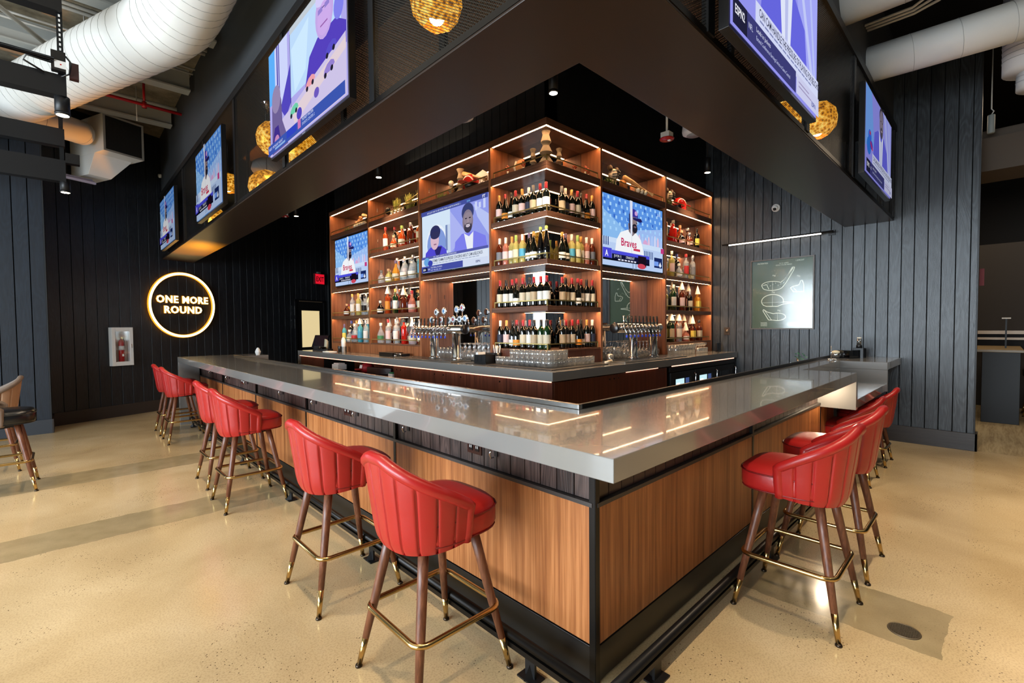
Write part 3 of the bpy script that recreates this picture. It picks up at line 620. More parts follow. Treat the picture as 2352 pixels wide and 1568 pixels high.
def pic_desk(w, h, gain):
    c = Canvas(w, h, gain)
    c.rect(0, 0, 1, 1, (176, 170, 236)); c.rect(0, 0, .1, .5, (96, 176, 250)); c.rect(.1, 0, .3, .62, (206, 214, 252)); c.many([(.13, 0, .15, .5), (.16, 0, .175, .6)], (90, 80, 176)); c.poly([(.18, .62), (.34, .3), (.34, .65), (.26, .75)], (84, 72, 190)); c.rect(.34, 0, 1, .1, (196, 206, 216)); c.rect(.34, .05, .345, .72, (40, 38, 90))
    c.rect(.345, .06, .95, .62, (190, 220, 252)); c.poly([(.36, .2), (.6, .1), (.55, .5), (.4, .6)], (206, 234, 255))
    c.poly([(.54, .66), (.6, .44), (.7, .36), (.9, .36), (1, .46), (1, .62)], (86, 66, 190)); c.ell(.78, .22, .1, .2, (198, 168, 232)); c.ell(.775, .08, .09, .07, (214, 206, 250)); c.ell(.78, .26, .075, .13, (206, 172, 236)); c.many([(.715, .16, .765, .2), (.79, .16, .84, .2)], (150, 130, 210)); c.rect(.765, .172, .79, .18, (60, 50, 110)); c.rect(.74, .3, .82, .312, (150, 96, 170)); c.ell(.935, .3, .05, .1, (130, 130, 236))
    c.poly([(0, 1), (.2, .74), (.4, .7), (1, .54), (1, 1)], (206, 196, 232)); c.poly([(.36, .76), (1, .58), (1, .66), (.4, .88)], (226, 208, 216))
    c.poly([(.05, 1), (.06, .5), (.11, .4), (.17, .42), (.21, .55), (.22, .75), (.3, .95), (.3, 1)], (110, 96, 150)); c.ell(.13, .5, .07, .13, (150, 136, 176)); c.poly([(.06, .9), (.1, .76), (.16, .76), (.2, .95)], (66, 48, 140)); c.ell(.13, .9, .04, .06, (196, 136, 186))
    for u, v, col in ((.4, .76, (110, 206, 170)), (.62, .66, (236, 160, 170)), (.86, .56, (90, 80, 200)), (.84, .7, (150, 130, 210))):
        c.poly([(u-.06, v+.03), (u-.05, v-.01), (u-.02, v-.04), (u+.02, v-.05), (u+.05, v-.03), (u+.06, v), (u+.02, v+.03)], col); c.ell(u-.04, v+.035, .014, .022, (34, 32, 50)); c.ell(u+.03, v+.02, .014, .022, (34, 32, 50))
    c.ell(.48, .84, .035, .05, (84, 70, 190)); c.ell(.7, .8, .03, .04, (110, 90, 190))
    c.rect(0, .9, 1, 1, (60, 86, 176)); c.rect(.3, .9, .44, .97, (50, 70, 196)); c.rect(.46, .89, .5, .97, (206, 120, 180)); c.txt('MONEY MASTER', .52, .93, .034, (226, 234, 255)); c.txt('SPORTS CENTER 2', .52, .968, .034, (206, 220, 255)); c.txt('NEXT  MONDAY NIGHT', .02, .955, .036, (226, 232, 255)); c.rect(.12, .965, .28, .985, (140, 176, 226))
    return c.b
def tv(name, pic, w, h, loc, rz, label, group, gain=.95, bracket=True):
    r = thing(name, label, 'television', loc, rz, group)
    b = MB(); b.box(-w/2-.012, .001, -.018, w/2+.012, .045, h+.012, PLAST)
    b.box(-w/2+.12, .045, .1, w/2-.12, .065, h-.1, PLAST); b.box(-.03, -.0008, -.013, .03, .001, -.006, STEEL); b.build('cabinet', r, None, .003)
    pic(w, h, gain).build('screen', r)
    if bracket: b = MB(); b.box(-.12, .066, h*.3, .12, .095, h*.7, BLK); b.build('wall_bracket', r)
    return r
tv('television', pic_desk, 1.42, .80, (-.03, 2.53, 2.883), -PI/2, 'large television on the left bulkhead showing a man with toy race cars', 'televisions hung on the bulkhead', 1.)
tv('television', pic_baseball, 1.28, .80, (-.03, 5.48, 2.85), -PI/2, 'television in the middle of the left bulkhead showing a baseball player', 'televisions hung on the bulkhead', .62)
tv('television', pic_baseball, 1.36, .79, (-.03, 8.42, 2.865), -PI/2, 'farthest television on the left bulkhead, smallest in view, showing baseball', 'televisions hung on the bulkhead', .5)
tv('television', pic_suit, 1.38, .80, (1.54, -.03, 2.82), 0, 'large television on the right bulkhead showing a man in a suit above a sports headline', 'televisions hung on the bulkhead', .95)
tv('television', pic_suit, 1.38, .76, (4.50, -.03, 2.845), 0, 'narrow-looking far television at the right end of the bulkhead', 'televisions hung on the bulkhead', .62)
tv('television', pic_panel, 1.41, .83, (SX+.03, 4.015, 2.255), -PI/2, 'television in the shelving left of the wine bay showing two people in split screen', 'televisions set in the shelving', .95, False)
tv('television', pic_baseball, 1.27, .83, (SX+.03, 6.97, 2.27), -PI/2, 'television at the left end of the shelving showing a baseball player', 'televisions set in the shelving', .95, False)
tv('television', pic_baseball, 1.44, .85, (4.05, SY+.03, 2.235), 0, 'television in the shelving right of the wine bay showing a baseball player in white', 'televisions set in the shelving', .95, False)

# ================================================================ bar stools
LEATH = mat('red_leather', (164, 28, 26), .36, 0, .5, .1, (30, .08))
LEATHT = mat('tan_leather', (168, 132, 104), .5, 0, .4, 0, (30, .08)); LEATHB = mat('black_leather', (16, 16, 17), .28, 0, .5, .1, (30, .08))
WALN = wood('walnut_leg', [(.3, (60, 30, 18)), (.6, (96, 54, 34)), (.85, (124, 76, 50))], (40, 40, 3), .4, .03)
WELT = mat('dark_red_welt', (110, 14, 14), .4)
def make_stool(name, label, group, zs=.76, foot=.238, shell=LEATH, cush=LEATH, welt=WELT, zb=.985, inner=None):
    r = thing(name, label, 'bar stool', (0, 0, 0), 0, group); inner = inner or shell
    # cushion
    N = 40
    def sq(a, hx, hy, k=3.4):
        x, y = cos(a), sin(a); q = (abs(x)**k+abs(y)**k)**(-1/k); return x*q*hx, y*q*hy
    b = MB(); vs, fs = [], []
    prof = [(.86, -.125), (.97, -.12), (1., -.10), (1.0, -.035), (.985, -.028), (.97, -.018), (.90, -.004), (.70, .006), (.40, .011), (.12, .013)]
    for s, z in prof:
        for i in range(N):
            x, y = sq(2*PI*i/N, .222*s, .226*s); vs.append((x+.028, y, zs+z))
    for j in range(len(prof)-1):
        for i in range(N): fs.append((j*N+i, j*N+(i+1) % N, (j+1)*N+(i+1) % N, (j+1)*N+i))
    fs += [tuple(range(N-1, -1, -1)), tuple(range((len(prof)-1)*N, len(prof)*N))]
    b.add(vs, fs, cush, True); st = b.build('seat', r)
    b = MB(); b.tube([(sq(2*PI*i/N, .2235, .2275)[0]+.028, sq(2*PI*i/N, .2235, .2275)[1], zs-.031) for i in range(N)], .004, welt, 6, True)
    b.tube([(sq(2*PI*i/N, .217, .221)[0]+.028, sq(2*PI*i/N, .217, .221)[1], zs-.118) for i in range(N)], .004, welt, 6, True); b.build('welt', st)
    # barrel back: outer face with vertical channels, plain inner face
    TM = math.radians(97); NA, NZ, CH = 176, 12, 11
    def top(t): q = abs(t)/TM; return zs+.02+(zb-zs-.02)*(1-max(0, (q-.1)/.9)**1.15)
    def bot(t): return zs-.13-.028*cos(t/TM*PI/2)
    def rad(z):
        q = (z-(zs-.15))/.37; return .80+.20*min(1, max(0, q))**.45+.07*max(0, q-.4)
    def pt(t, z, off=0.):
        x, y = -cos(t), sin(t); k = 2.5; q = (abs(x)**k+abs(y)**k)**(-1/k); s = rad(z)
        x0 = x*q*(.262*s+off); y0 = y*q*(.258*s+off); return (x0-.0, y0, z)
    b = MB(); vs, fs = [], []
    for i in range(NA+1):
        t = -TM+2*TM*i/NA; g = abs(sin(CH*PI*i/NA)); gr = -.013*(1-g)**8
        for j in range(NZ+1):
            z = bot(t)+(top(t)-bot(t))*j/NZ; fade = min(1, (1-j/NZ)*6); vs.append(pt(t, z, gr*fade))
    W = NZ+1
    for i in range(NA):
        for j in range(NZ): fs.append((i*W+j, i*W+j+1, (i+1)*W+j+1, (i+1)*W+j))
    b.add(vs, fs, shell, True)
    vs, fs = [], []
    for i in range(NA+1):
        t = -TM+2*TM*i/NA
        for j in range(NZ+1): z = bot(t)+(top(t)-bot(t))*j/NZ; vs.append(pt(t, z, -.034))
    for i in range(NA):
        for j in range(NZ): fs.append((i*W+j, (i+1)*W+j, (i+1)*W+j+1, i*W+j+1))
    b.add(vs, fs, inner, True)
    # underside closing strip
    vs = []
    for i in range(NA+1): t = -TM+2*TM*i/NA; vs += [pt(t, bot(t)), pt(t, bot(t), -.034)]
    b.add(vs, [(2*i, 2*i+2, 2*i+3, 2*i+1) for i in range(NA)], shell, True); bk = b.build('backrest', r)
    # rolled rim running over the top and down both front edges
    path = [pt(TM*1.0, bot(TM)+(top(TM)-bot(TM))*j/5, -.014) for j in range(5)][::1]
    path = [pt(-TM, bot(TM)+(top(TM)-bot(TM))*j/5, -.017) for j in range(5)] + [pt(-TM+2*TM*i/60, top(-TM+2*TM*i/60), -.012) for i in range(61)] + path[::-1]
    b = MB(); b.tube(path, .025, inner if inner is not shell else shell, 10); b.build('rolled_rim', bk)
    # swivel and legs
    b = MB(); b.box(-.11, -.11, zs-.155, .13, .11, zs-.125, BLK); b.lathe([(.09, zs-.165), (.09, zs-.155)], BLK, 20); b.build('swivel_plate', r)
    zt_ = zs-.13; ht = .125
    def leg_at(sx, sy, z): k = 1-z/zt_; return Vector((sx*(ht+(foot-ht)*k)+.0, sy*(ht+(foot-ht)*k), z))
    for sx in (-1, 1):
        for sy in (-1, 1):
            b = MB(); q = [leg_at(sx, sy, z) for z in (zt_, zt_*.75, zt_*.5, .135)]; b.tube(q, [.0225, .0215, .0195, .0155], WALN, 12); lg = b.build('leg', r)
            b = MB(); b.tube([leg_at(sx, sy, .137), leg_at(sx, sy, .012)], [.0155, .0115], BRASS, 12); b.lathe([(.015, 0), (.016, .006), (.012, .013)], mat('glide_dark', (60, 50, 40), .3, .8), 12, T(leg_at(sx, sy, 0))); b.build('brass_ferrule', lg)
    zr = .285 if zs > .6 else .19; h = abs(leg_at(1, 1, zr).x)+.026; rr = .055; path = []
    for k in range(4):
        cx_, cy_ = [(1, 1), (-1, 1), (-1, -1), (1, -1)][k]
        for i in range(6):
            a = k*PI/2+PI/2*i/5; path.append((cx_*(h-rr)+rr*cos(a), cy_*(h-rr)+rr*sin(a), zr))
    b = MB(); b.tube(path, .0125, BRASS, 10, True)
    for sx in (-1, 1):
        for sy in (-1, 1): b.tube([leg_at(sx, sy, zr), Vector((sx*(h-.012), sy*(h-.012), zr))], .006, BRASS, 6)
    b.build('footrest_ring', r)
    return r
S0 = make_stool('bar_stool', '', 'red leather bar stools around the counter')
LS = [(-.14, .845, 'nearest the front corner'), (-.135, 1.785, 'second from the front corner'),
      (-.14, 3.68, 'third from the front corner'), (-.115, 4.47, 'fourth from the front corner'),
      (-.10, 6.82, 'fifth from the front corner'), (-.10, 7.55, 'farthest from the camera')]
for i, (x, y, w) in enumerate(LS):
    s = S0 if i == 0 else dup(S0)
    s.location = (x, y, 0); s['label'] = 'red channel-backed leather bar stool on the left side, ' + w
for x, y, w in [(1.525, -.135, 'closest to the camera on the right side, beside the drain'), (2.256, -.13, 'second on the right side, just behind the nearest right one')]:
    dup(S0, (x, y, 0), PI/2, 'red channel-backed bar stool ' + w)
S1 = make_stool('low_bar_stool', 'low red barrel chair under the near end of the lowered counter', 'low red chairs at the lowered counter', .56, .205, zb=.80)
S1.location = (4.20, .13, 0); S1.rotation_euler.z = PI/2
dup(S1, (5.06, .13, 0), PI/2, 'low red barrel chair under the far end of the lowered counter')
S2 = make_stool('bar_stool', 'nearer tan bar stool with black seat at the left picture edge', 'tan and black bar stools at the left edge', .76, .238, LEATHT, LEATHB, LEATHB, .985, mat('taupe_leather', (120, 104, 92), .5))
S2.location = (-1.745, 5.6, 0)
dup(S2, (-1.90, 6.62, 0), PI, 'farther tan bar stool turned away at the left picture edge')
# ================================================================ bottles
def liquid(name, c, fac=.6, tint=None):
    if name in _M: return _M[name]
    m = bpy.data.materials.new(name); m.use_nodes = True; n, l = nt(m); b = n['Principled BSDF']
    b.inputs['Base Color'].default_value = (*lin(c), 1); b.inputs['Roughness'].default_value = .08; b.inputs['Coat Weight'].default_value = .5
    t = n.new('ShaderNodeBsdfTransparent'); t.inputs[0].default_value = (*lin(tint or c), 1)
    x = n.new('ShaderNodeMixShader'); x.inputs[0].default_value = fac
    l.new(t.outputs[0], x.inputs[1]); l.new(b.outputs[0], x.inputs[2]); l.new(x.outputs[0], n['Material Output'].inputs[0]); _M[name] = m; return m
DKG = mat('dark_wine_glass', (10, 12, 8), .06, 0, .6, .6)
GLS = {'dark red': DKG, 'green': mat('green_bottle_glass', (14, 46, 20), .06, 0, .6, .6), 'black': mat('black_bottle_glass', (8, 8, 9), .06, 0, .6, .6), 'amber': liquid('amber_spirit', (176, 66, 20), .7, (240, 150, 60)), 'brown': liquid('brown_spirit', (96, 34, 14), .8, (200, 110, 60)),
       'clear': liquid('clear_spirit', (214, 220, 222), .3, (240, 244, 244)), 'pale yellow': liquid('pale_wine', (206, 196, 120), .5, (240, 236, 180)), 'pink': liquid('rose_wine', (206, 130, 110), .6, (246, 200, 184)), 'blue': liquid('blue_spirit', (90, 186, 200), .55, (180, 230, 240)), 'red': liquid('red_spirit', (190, 34, 24), .75, (240, 90, 70)), 'gold': liquid('gold_spirit', (214, 150, 50), .6, (250, 210, 120)), 'teal': liquid('teal_spirit', (70, 160, 150), .6, (160, 226, 220))}
def lab(nm, c): return mat('paper_'+nm, c, .6)
LAB = {'white': lab('white', (226, 222, 212)), 'cream': lab('cream', (206, 194, 166)), 'orange': lab('orange', (222, 140, 40)), 'navy': lab('navy', (34, 38, 58)), 'blue': lab('blue', (70, 150, 180)), 'pink': lab('pink', (226, 196, 190)), 'tan': lab('tan', (176, 156, 124)), 'black': lab('black', (20, 20, 22)), 'yellow': lab('yellow', (230, 206, 90)), 'green': lab('green', (60, 120, 70)), 'red': lab('red', (186, 40, 40)), 'grey': lab('grey', (120, 120, 124))}
CAP = {'red': mat('capsule_red', (150, 26, 36), .35), 'gold': mat('capsule_gold', (204, 150, 80), .35, .4), 'white': mat('capsule_white', (226, 220, 206), .4), 'black': mat('capsule_black', (24, 24, 26), .35), 'grey': mat('capsule_grey', (110, 106, 100), .35), 'green': mat('capsule_green', (150, 180, 90), .4), 'purple': mat('capsule_purple', (84, 72, 110), .4), 'silver': mat('capsule_silver', (180, 180, 186), .3, .8), 'cork': mat('cork_stopper', (190, 150, 110), .7), 'blue': mat('capsule_blue', (40, 60, 140), .4)}
SHP = {  # glass profile, label (r, z0, z1), cap (r, z0, z1), squareness
 'wine': ([(.030, 0), (.037, .006), (.038, .02), (.038, .188), (.034, .207), (.020, .226), (.015, .240), (.0142, .296), (.0142, .298)], (.0386, .055, .150), (.0156, .238, .303), None),
 'burgundy': ([(.033, 0), (.041, .006), (.042, .02), (.042, .125), (.037, .16), (.024, .20), (.016, .232), (.0145, .296)], (.0426, .035, .095), (.0156, .238, .303), None),
 'flute': ([(.030, 0), (.036, .008), (.036, .12), (.030, .18), (.019, .25), (.014, .33)], (.0366, .05, .12), (.0156, .285, .338), None),
 'tall spirit': ([(.032, 0), (.036, .006), (.036, .205), (.032, .220), (.016, .236), (.0135, .25), (.0135, .285)], (.0366, .06, .165), (.0165, .272, .315), None),
 'square spirit': ([(.034, 0), (.037, .006), (.037, .165), (.033, .180), (.015, .195), (.0135, .21), (.0135, .245)], (.0376, .045, .135), (.018, .235, .275), 6.),
 'round spirit': ([(.040, 0), (.048, .008), (.049, .06), (.046, .12), (.030, .165), (.016, .19), (.0145, .245)], (.0495, .04, .10), (.019, .23, .27), None),
 'squat': ([(.036, 0), (.044, .006), (.045, .05), (.043, .085), (.028, .11), (.015, .125), (.014, .155)], (.0456, .025, .07), (.019, .148, .18), None)}
_BM = {}
def shape_mesh(kind, part):
    k = kind+part
    if k in _BM: return _BM[k]
    pr, lb, cp, sq = SHP[kind]; b = MB(); D = DKG
    if part == 'body': b.lathe(pr, D, 16, None, True, sq)
    elif part == 'cap': r, z0, z1 = cp; b.lathe([(r*.97, z0), (r, z0+.004), (r, z1-.004), (r*.85, z1)], D, 12)
    elif part == 'cone': r, z0, z1 = cp; b.lathe([(.036, z0-.01), (.0345, z0-.008), (.0015, z0+.105)], D, 14)
    else:
        r, z0, z1 = lb; n = 18; vs, fs = [], []
        for z in (z0, z1):
            for i in range(n+1):
                a = -1.75+3.5*i/n+PI; x, y = cos(a), sin(a)
                if sq: q = (abs(x)**sq+abs(y)**sq)**(-1/sq); x, y = x*q, y*q
                vs.append((r*x, r*y, z))
        for i in range(n): fs.append((i, i+1, n+2+i, n+1+i))
        b.add(vs, fs, D, True)
    o = b.build('shape'); me = o.data; bpy.data.objects.remove(o); _BM[k] = me; return me
def pobj(name, me, m, parent=None):
    o = bpy.data.objects.new(name, me); COL.objects.link(o); o.parent = parent
    o.material_slots[0].link = 'OBJECT'; o.material_slots[0].material = m; return o
def bottle(kind, gl, lb, cp, loc, rz, label, group, cone=False, sc=1.):
    nm = 'wine_bottle' if kind in ('wine', 'burgundy', 'flute') else 'spirit_bottle'
    o = pobj(nm, shape_mesh(kind, 'body'), GLS[gl]); o.location = loc; o.rotation_euler.z = rz; sc = 1.06 if nm[0] == 'w' else 1.2; o.scale = (sc, sc, sc)
    tag(o, label, 'bottle', group)
    if lb: pobj('label', shape_mesh(kind, 'label'), LAB[lb], o)
    pobj('paper_cone' if cone else 'cap', shape_mesh(kind, 'cone' if cone else 'cap'), LAB['white'] if cone else CAP[cp], o)
    return o
ORD = ['first', 'second', 'third', 'fourth', 'fifth', 'sixth', 'seventh', 'eighth', 'ninth', 'tenth', 'eleventh', 'twelfth', 'thirteenth', 'fourteenth']
SHN = {2: 'top wine shelf', 3: 'second wine shelf', 4: 'third wine shelf', 5: 'lowest wine shelf'}
def desc(kind, gl, lb, cp, cone):
    k = {'wine': 'wine bottle', 'burgundy': 'sloping wine bottle', 'flute': 'slim wine bottle', 'tall spirit': 'tall bottle', 'square spirit': 'square bottle', 'round spirit': 'round bottle', 'squat': 'squat bottle'}[kind]
    a = gl.replace('dark red', 'dark')+' '+k + (', '+lb+' label' if lb else '')
    return a+(', paper cone' if cone else ', '+cp+' cap')
W, B, F = 'wine', 'burgundy', 'flute'
WINE = {
 2: [(W, 'dark red', 'pink', 'gold'), (B, 'dark red', 'orange', 'red'), (B, 'dark red', 'white', 'black'), (W, 'dark red', 'cream', 'red'), (W, 'dark red', 'pink', 'gold'), (W, 'dark red', 'navy', 'white'), (W, 'dark red', 'tan', 'grey'), (W, 'dark red', 'white', 'red')],
 3: [(W, 'brown', 'grey', 'white'), (W, 'pink', 'pink', 'white'), (W, 'pale yellow', 'white', 'gold'), (W, 'pale yellow', 'cream', 'green'), (W, 'pale yellow', 'blue', 'white'), (B, 'dark red', 'white', 'purple'), (B, 'dark red', 'white', 'gold'), (F, 'black', None, 'green')],
 4: [(W, 'dark red', 'cream', 'red'), (W, 'dark red', 'white', 'black'), (W, 'dark red', 'white', 'red'), (B, 'dark red', 'white', 'red'), (W, 'dark red', 'cream', 'red'), (W, 'dark red', 'cream', 'black'), (W, 'dark red', 'tan', 'red'), (W, 'dark red', 'white', 'red')],
 5: [(W, 'dark red', 'navy', 'white'), (W, 'dark red', 'pink', 'gold'), (B, 'dark red', 'white', 'black'), (B, 'dark red', 'orange', 'red'), (W, 'dark red', 'cream', 'red'), (W, 'dark red', 'white', 'red'), (W, 'dark red', 'tan', 'black'), (W, 'green', 'cream', 'black')]}
for si, row in WINE.items():
    z = ZL[si]+.0005; n = len(row); G = 'wine bottles in the corner bay'
    for i, (k, gl, lb, cp) in enumerate(row):       # left arm, listed from its outer end to the corner
        y = 3.175-i*.0905; d = .012*((i*7) % 3)
        bottle(k, gl, lb, cp, (SX+.075+d, y, z), 0, desc(k, gl, lb, cp, 0)+', '+ORD[i]+' from left, left arm, '+SHN[si], G)
        if i < n-1:
            x = 3.205-i*.0905
            bottle(k, gl, lb, cp, (x, SY+.075+d, z), PI/2, desc(k, gl, lb, cp, 0)+', '+ORD[i]+' from right, right arm, '+SHN[si], G)
    k, gl, lb, cp = row[-1]
    bottle(k, gl, lb, cp, (SX+.085, SY+.085, z), PI/4, desc(k, gl, lb, cp, 0)+', at the corner, '+SHN[si], G)
TS, SQ, RS, SQT = 'tall spirit', 'square spirit', 'round spirit', 'squat'
def fill(axis, a, c, si, row, where, dep=(.08, .17)):
    z = ZL[si]+.0005; n = len(row)
    for i, (k, gl, lb, cp) in enumerate(row):
        cone = cp == 'cone'; u = a+(c-a)*(i+.5)/n; d = dep[i % 2]
        loc = (SX+d, u, z) if axis == 'y' else (u, SY+d, z)
        num = n-1-i if axis == 'y' else i
        bottle(k, gl, lb, cp, loc, 0 if axis == 'y' else PI/2, desc(k, gl, lb, cp, cone)+', '+ORD[num]+' from left, '+where, 'liquor bottles on '+where, cone)
# rows are listed left to right as seen, so the left wing runs from high y to low y
def rowL(y0, y1, si, row, where): fill('y', y0, y1, si, row[::-1], where)
def rowR(x0, x1, si, row, where): fill('x', x0, x1, si, row, where)
rowL(4.80, 6.02, 2, [(SQT, 'brown', 'grey', 'black'), (TS, 'amber', 'pink', 'red'), (TS, 'dark red', 'cream', 'red'), (SQT, 'amber', 'cream', 'cork'), (RS, 'red', None, 'white'), (RS, 'amber', 'cream', 'green'), (SQ, 'red', None, 'silver'), (SQ, 'brown', None, 'silver'), (TS, 'gold', 'white', 'grey'), (SQ, 'amber', 'tan', 'black')], 'top bottle shelf, second bay')
rowL(4.80, 6.05, 3, [(SQT, 'clear', None, 'grey'), (SQT, 'pale yellow', 'yellow', 'cork'), (SQT, 'pale yellow', 'white', 'cork'), (TS, 'clear', 'white', 'white'), (RS, 'gold', 'cream', 'purple'), (TS, 'clear', 'pink', 'white'), (RS, 'clear', 'white', 'silver'), (TS, 'clear', 'grey', 'silver'), (RS, 'clear', 'white', 'grey'), (TS, 'clear', 'white', 'white'), (TS, 'blue', 'blue', 'white')], 'second bottle shelf, second bay')
rowL(4.80, 6.10, 4, [(SQT, 'black', 'white', 'white'), (TS, 'brown', None, 'cone'), (TS, 'amber', 'orange', 'cone'), (TS, 'red', 'pink', 'cone'), (TS, 'green', 'white', 'gold'), (TS, 'green', 'white', 'gold'), (SQ, 'brown', None, 'cone'), (SQT, 'red', 'white', 'white'), (RS, 'pink', 'pink', 'red'), (SQ, 'gold', 'cream', 'silver'), (SQ, 'brown', 'cream', 'silver')], 'third bottle shelf, second bay')
rowL(4.80, 6.10, 5, [(RS, 'clear', 'green', 'white'), (SQ, 'brown', 'white', 'cone'), (TS, 'clear', 'pink', 'red'), (TS, 'clear', 'red', 'cone'), (TS, 'clear', 'white', 'silver'), (RS, 'amber', 'cream', 'white'), (TS, 'red', None, 'black'), (RS, 'red', 'pink', 'silver'), (RS, 'clear', 'cream', 'cone'), (SQT, 'gold', 'green', 'white'), (RS, 'brown', 'white', 'cone')], 'bottom shelf, second bay')
rowL(6.30, 7.45, 4, [(SQT, 'gold', 'yellow', 'red'), (SQT, 'brown', 'white', 'cork'), (SQT, 'gold', None, 'gold'), (TS, 'clear', 'white', 'gold'), (TS, 'clear', 'white', 'white'), (TS, 'pale yellow', 'white', 'gold'), (TS, 'clear', 'white', 'white'), (SQ, 'clear', 'black', 'black'), (TS, 'clear', 'white', 'white'), (RS, 'clear', 'white', 'cork')], 'upper shelf, leftmost bay')
rowL(6.30, 7.45, 5, [(W, 'blue', 'yellow', 'purple'), (TS, 'black', 'navy', 'blue'), (SQT, 'clear', 'cream', 'white'), (TS, 'clear', 'white', 'gold'), (RS, 'clear', 'red', 'white'), (TS, 'green', 'white', 'cone'), (TS, 'blue', 'blue', 'cone'), (TS, 'blue', 'blue', 'cone'), (TS, 'clear', 'white', 'silver'), (TS, 'clear', 'white', 'white'), (TS, 'clear', 'white', 'blue')], 'bottom shelf, leftmost bay')
rowR(4.86, 6.02, 2, [(TS, 'amber', 'cream', 'white'), (RS, 'red', None, 'silver'), (SQ, 'red', None, 'grey'), (RS, 'red', None, 'white'), (SQT, 'black', 'pink', 'cork'), (SQ, 'amber', 'orange', 'cork'), (SQT, 'brown', 'pink', 'silver'), (RS, 'brown', 'white', 'silver'), (W, 'black', 'yellow', 'black')], 'top bottle shelf, rightmost bay')
rowR(4.86, 5.98, 3, [(TS, 'clear', 'cream', 'white'), (RS, 'clear', 'white', 'grey'), (TS, 'pale yellow', 'pink', 'white'), (SQT, 'gold', 'yellow', 'green'), (SQT, 'clear', 'white', 'white'), (TS, 'black', 'navy', 'blue'), (TS, 'clear', 'red', 'red'), (SQT, 'clear', 'cream', 'cork'), (TS, 'clear', 'grey', 'silver'), (SQT, 'black', 'yellow', 'black')], 'second bottle shelf, rightmost bay')
rowR(4.86, 6.06, 4, [(SQ, 'pale yellow', 'cream', 'cone'), (TS, 'clear', 'cream', 'cone'), (TS, 'green', 'white', 'white'), (TS, 'green', 'white', 'cone'), (TS, 'brown', 'pink', 'cone'), (W, 'black', None, 'silver'), (W, 'black', 'cream', 'silver'), (TS, 'brown', 'pink', 'cone'), (SQ, 'gold', 'yellow', 'cone')], 'third bottle shelf, rightmost bay')
rowR(4.86, 6.10, 5, [(TS, 'pale yellow', 'cream', 'cone'), (TS, 'clear', 'white', 'cone'), (TS, 'green', 'cream', 'cone'), (TS, 'green', 'yellow', 'cone'), (TS, 'clear', 'white', 'cone'), (TS, 'amber', 'red', 'cone'), (SQT, 'pink', 'white', 'cone'), (TS, 'brown', 'pink', 'cone'), (SQ, 'brown', 'yellow', 'cone'), (RS, 'brown', 'grey', 'cone'), (SQ, 'brown', 'cream', 'black')], 'bottom shelf, rightmost bay')

# ================================================================ glasses on the back counter
GL = glass('clear_glass', (250, 252, 252), .32, .9, .08)
_n, _l = nt(GL); _t = _n.new('ShaderNodeBsdfTranslucent'); _t.inputs[0].default_value = (.9, .92, .95, 1); _x = _n.new('ShaderNodeMixShader'); _x.inputs[0].default_value = .14  # milky white share stands in for light refracted by thick glass
_o = _n['Material Output']; _s = _o.inputs[0].links[0].from_socket; _l.new(_s, _x.inputs[1]); _l.new(_t.outputs[0], _x.inputs[2]); _l.new(_x.outputs[0], _o.inputs[0]); _G = {}
def gmesh(kind):
    if kind in _G: return _G[kind]
    b = MB()
    if kind == 'tumbler':
        b.lathe([(.031, .0), (.036, .084)], GL, 14)
        b.lathe([(.028, .01), (.0345, .0835)], GL, 14); b.tube([(.0355*cos(2*PI*i/14), .0355*sin(2*PI*i/14), .084) for i in range(14)], .0012, GL, 4, True)
        for i in range(7): a = 2*PI*i/7; b.tube([(.0318*cos(a), .0318*sin(a), .004), (.0355*cos(a), .0355*sin(a), .08)], .0016, GL, 4)
    elif kind == 'wine':      # standing upside down
        b.lathe([(.030, 0), (.038, .03), (.041, .055), (.036, .085), (.014, .105), (.0045, .115), (.0038, .185), (.008, .193), (.034, .197), (.034, .199)], GL, 16)
    elif kind == 'coupe':
        b.lathe([(.032, 0), (.032, .002), (.006, .008), (.0038, .02), (.0038, .085), (.012, .095), (.04, .12), (.043, .15)], GL, 16)
    elif kind == 'pint':
        b.lathe([(.030, 0), (.042, .145)], GL, 14); b.lathe([(.028, .012), (.040, .1445)], GL, 14)
    o = b.build('shape'); _G[kind] = o.data; bpy.data.objects.remove(o); return _G[kind]
def gl_obj(kind, loc, label, group, cat='glass'):
    nm = {'tumbler': 'tumbler', 'wine': 'wine_glass', 'coupe': 'stemmed_glass', 'pint': 'pint_glass'}[kind]
    o = bpy.data.objects.new(nm, gmesh(kind)); COL.objects.link(o); o.location = loc; tag(o, label, cat, group); return o
zc = ZB+.008; GT = 'rocks glasses stacked on the bar mat at the corner'
b = MB(); b.prism([(BX+.11, BY+.11), (3.0, BY+.11), (3.0, SY-.005), (SX-.005, SY-.005), (SX-.005, 3.4), (BX+.11, 3.4)], ZB+.0005, ZB+.0075, RUBBER); tag(b.build('bar_mat'), 'black rubber L-shaped bar mat under the stacked rocks glasses', 'mat')
GX, GY = 2.225, 2.245
for i in range(11): gl_obj('tumbler', (GX, GY+.0765*i, zc), 'clear rocks glass in the lower row, '+(ORD[i]+' to the left of the row corner' if i else 'exactly at the row corner'), GT)
for i in range(1, 10): gl_obj('tumbler', (GX+.0765*i, GY, zc), 'clear rocks glass in the lower row, '+ORD[i-1]+' to the right of the row corner', GT)
for i in range(8): gl_obj('tumbler', (GX+.004, GY+.004+.0765*i, zc+.086), 'clear rocks glass stacked in the upper row, '+(ORD[i]+' to the left of the corner' if i else 'exactly at the corner'), GT)
for i in range(1, 4): gl_obj('tumbler', (GX+.004+.0765*i, GY+.004, zc+.086), 'clear rocks glass stacked in the upper row, '+ORD[i-1]+' to the right of the corner', GT)
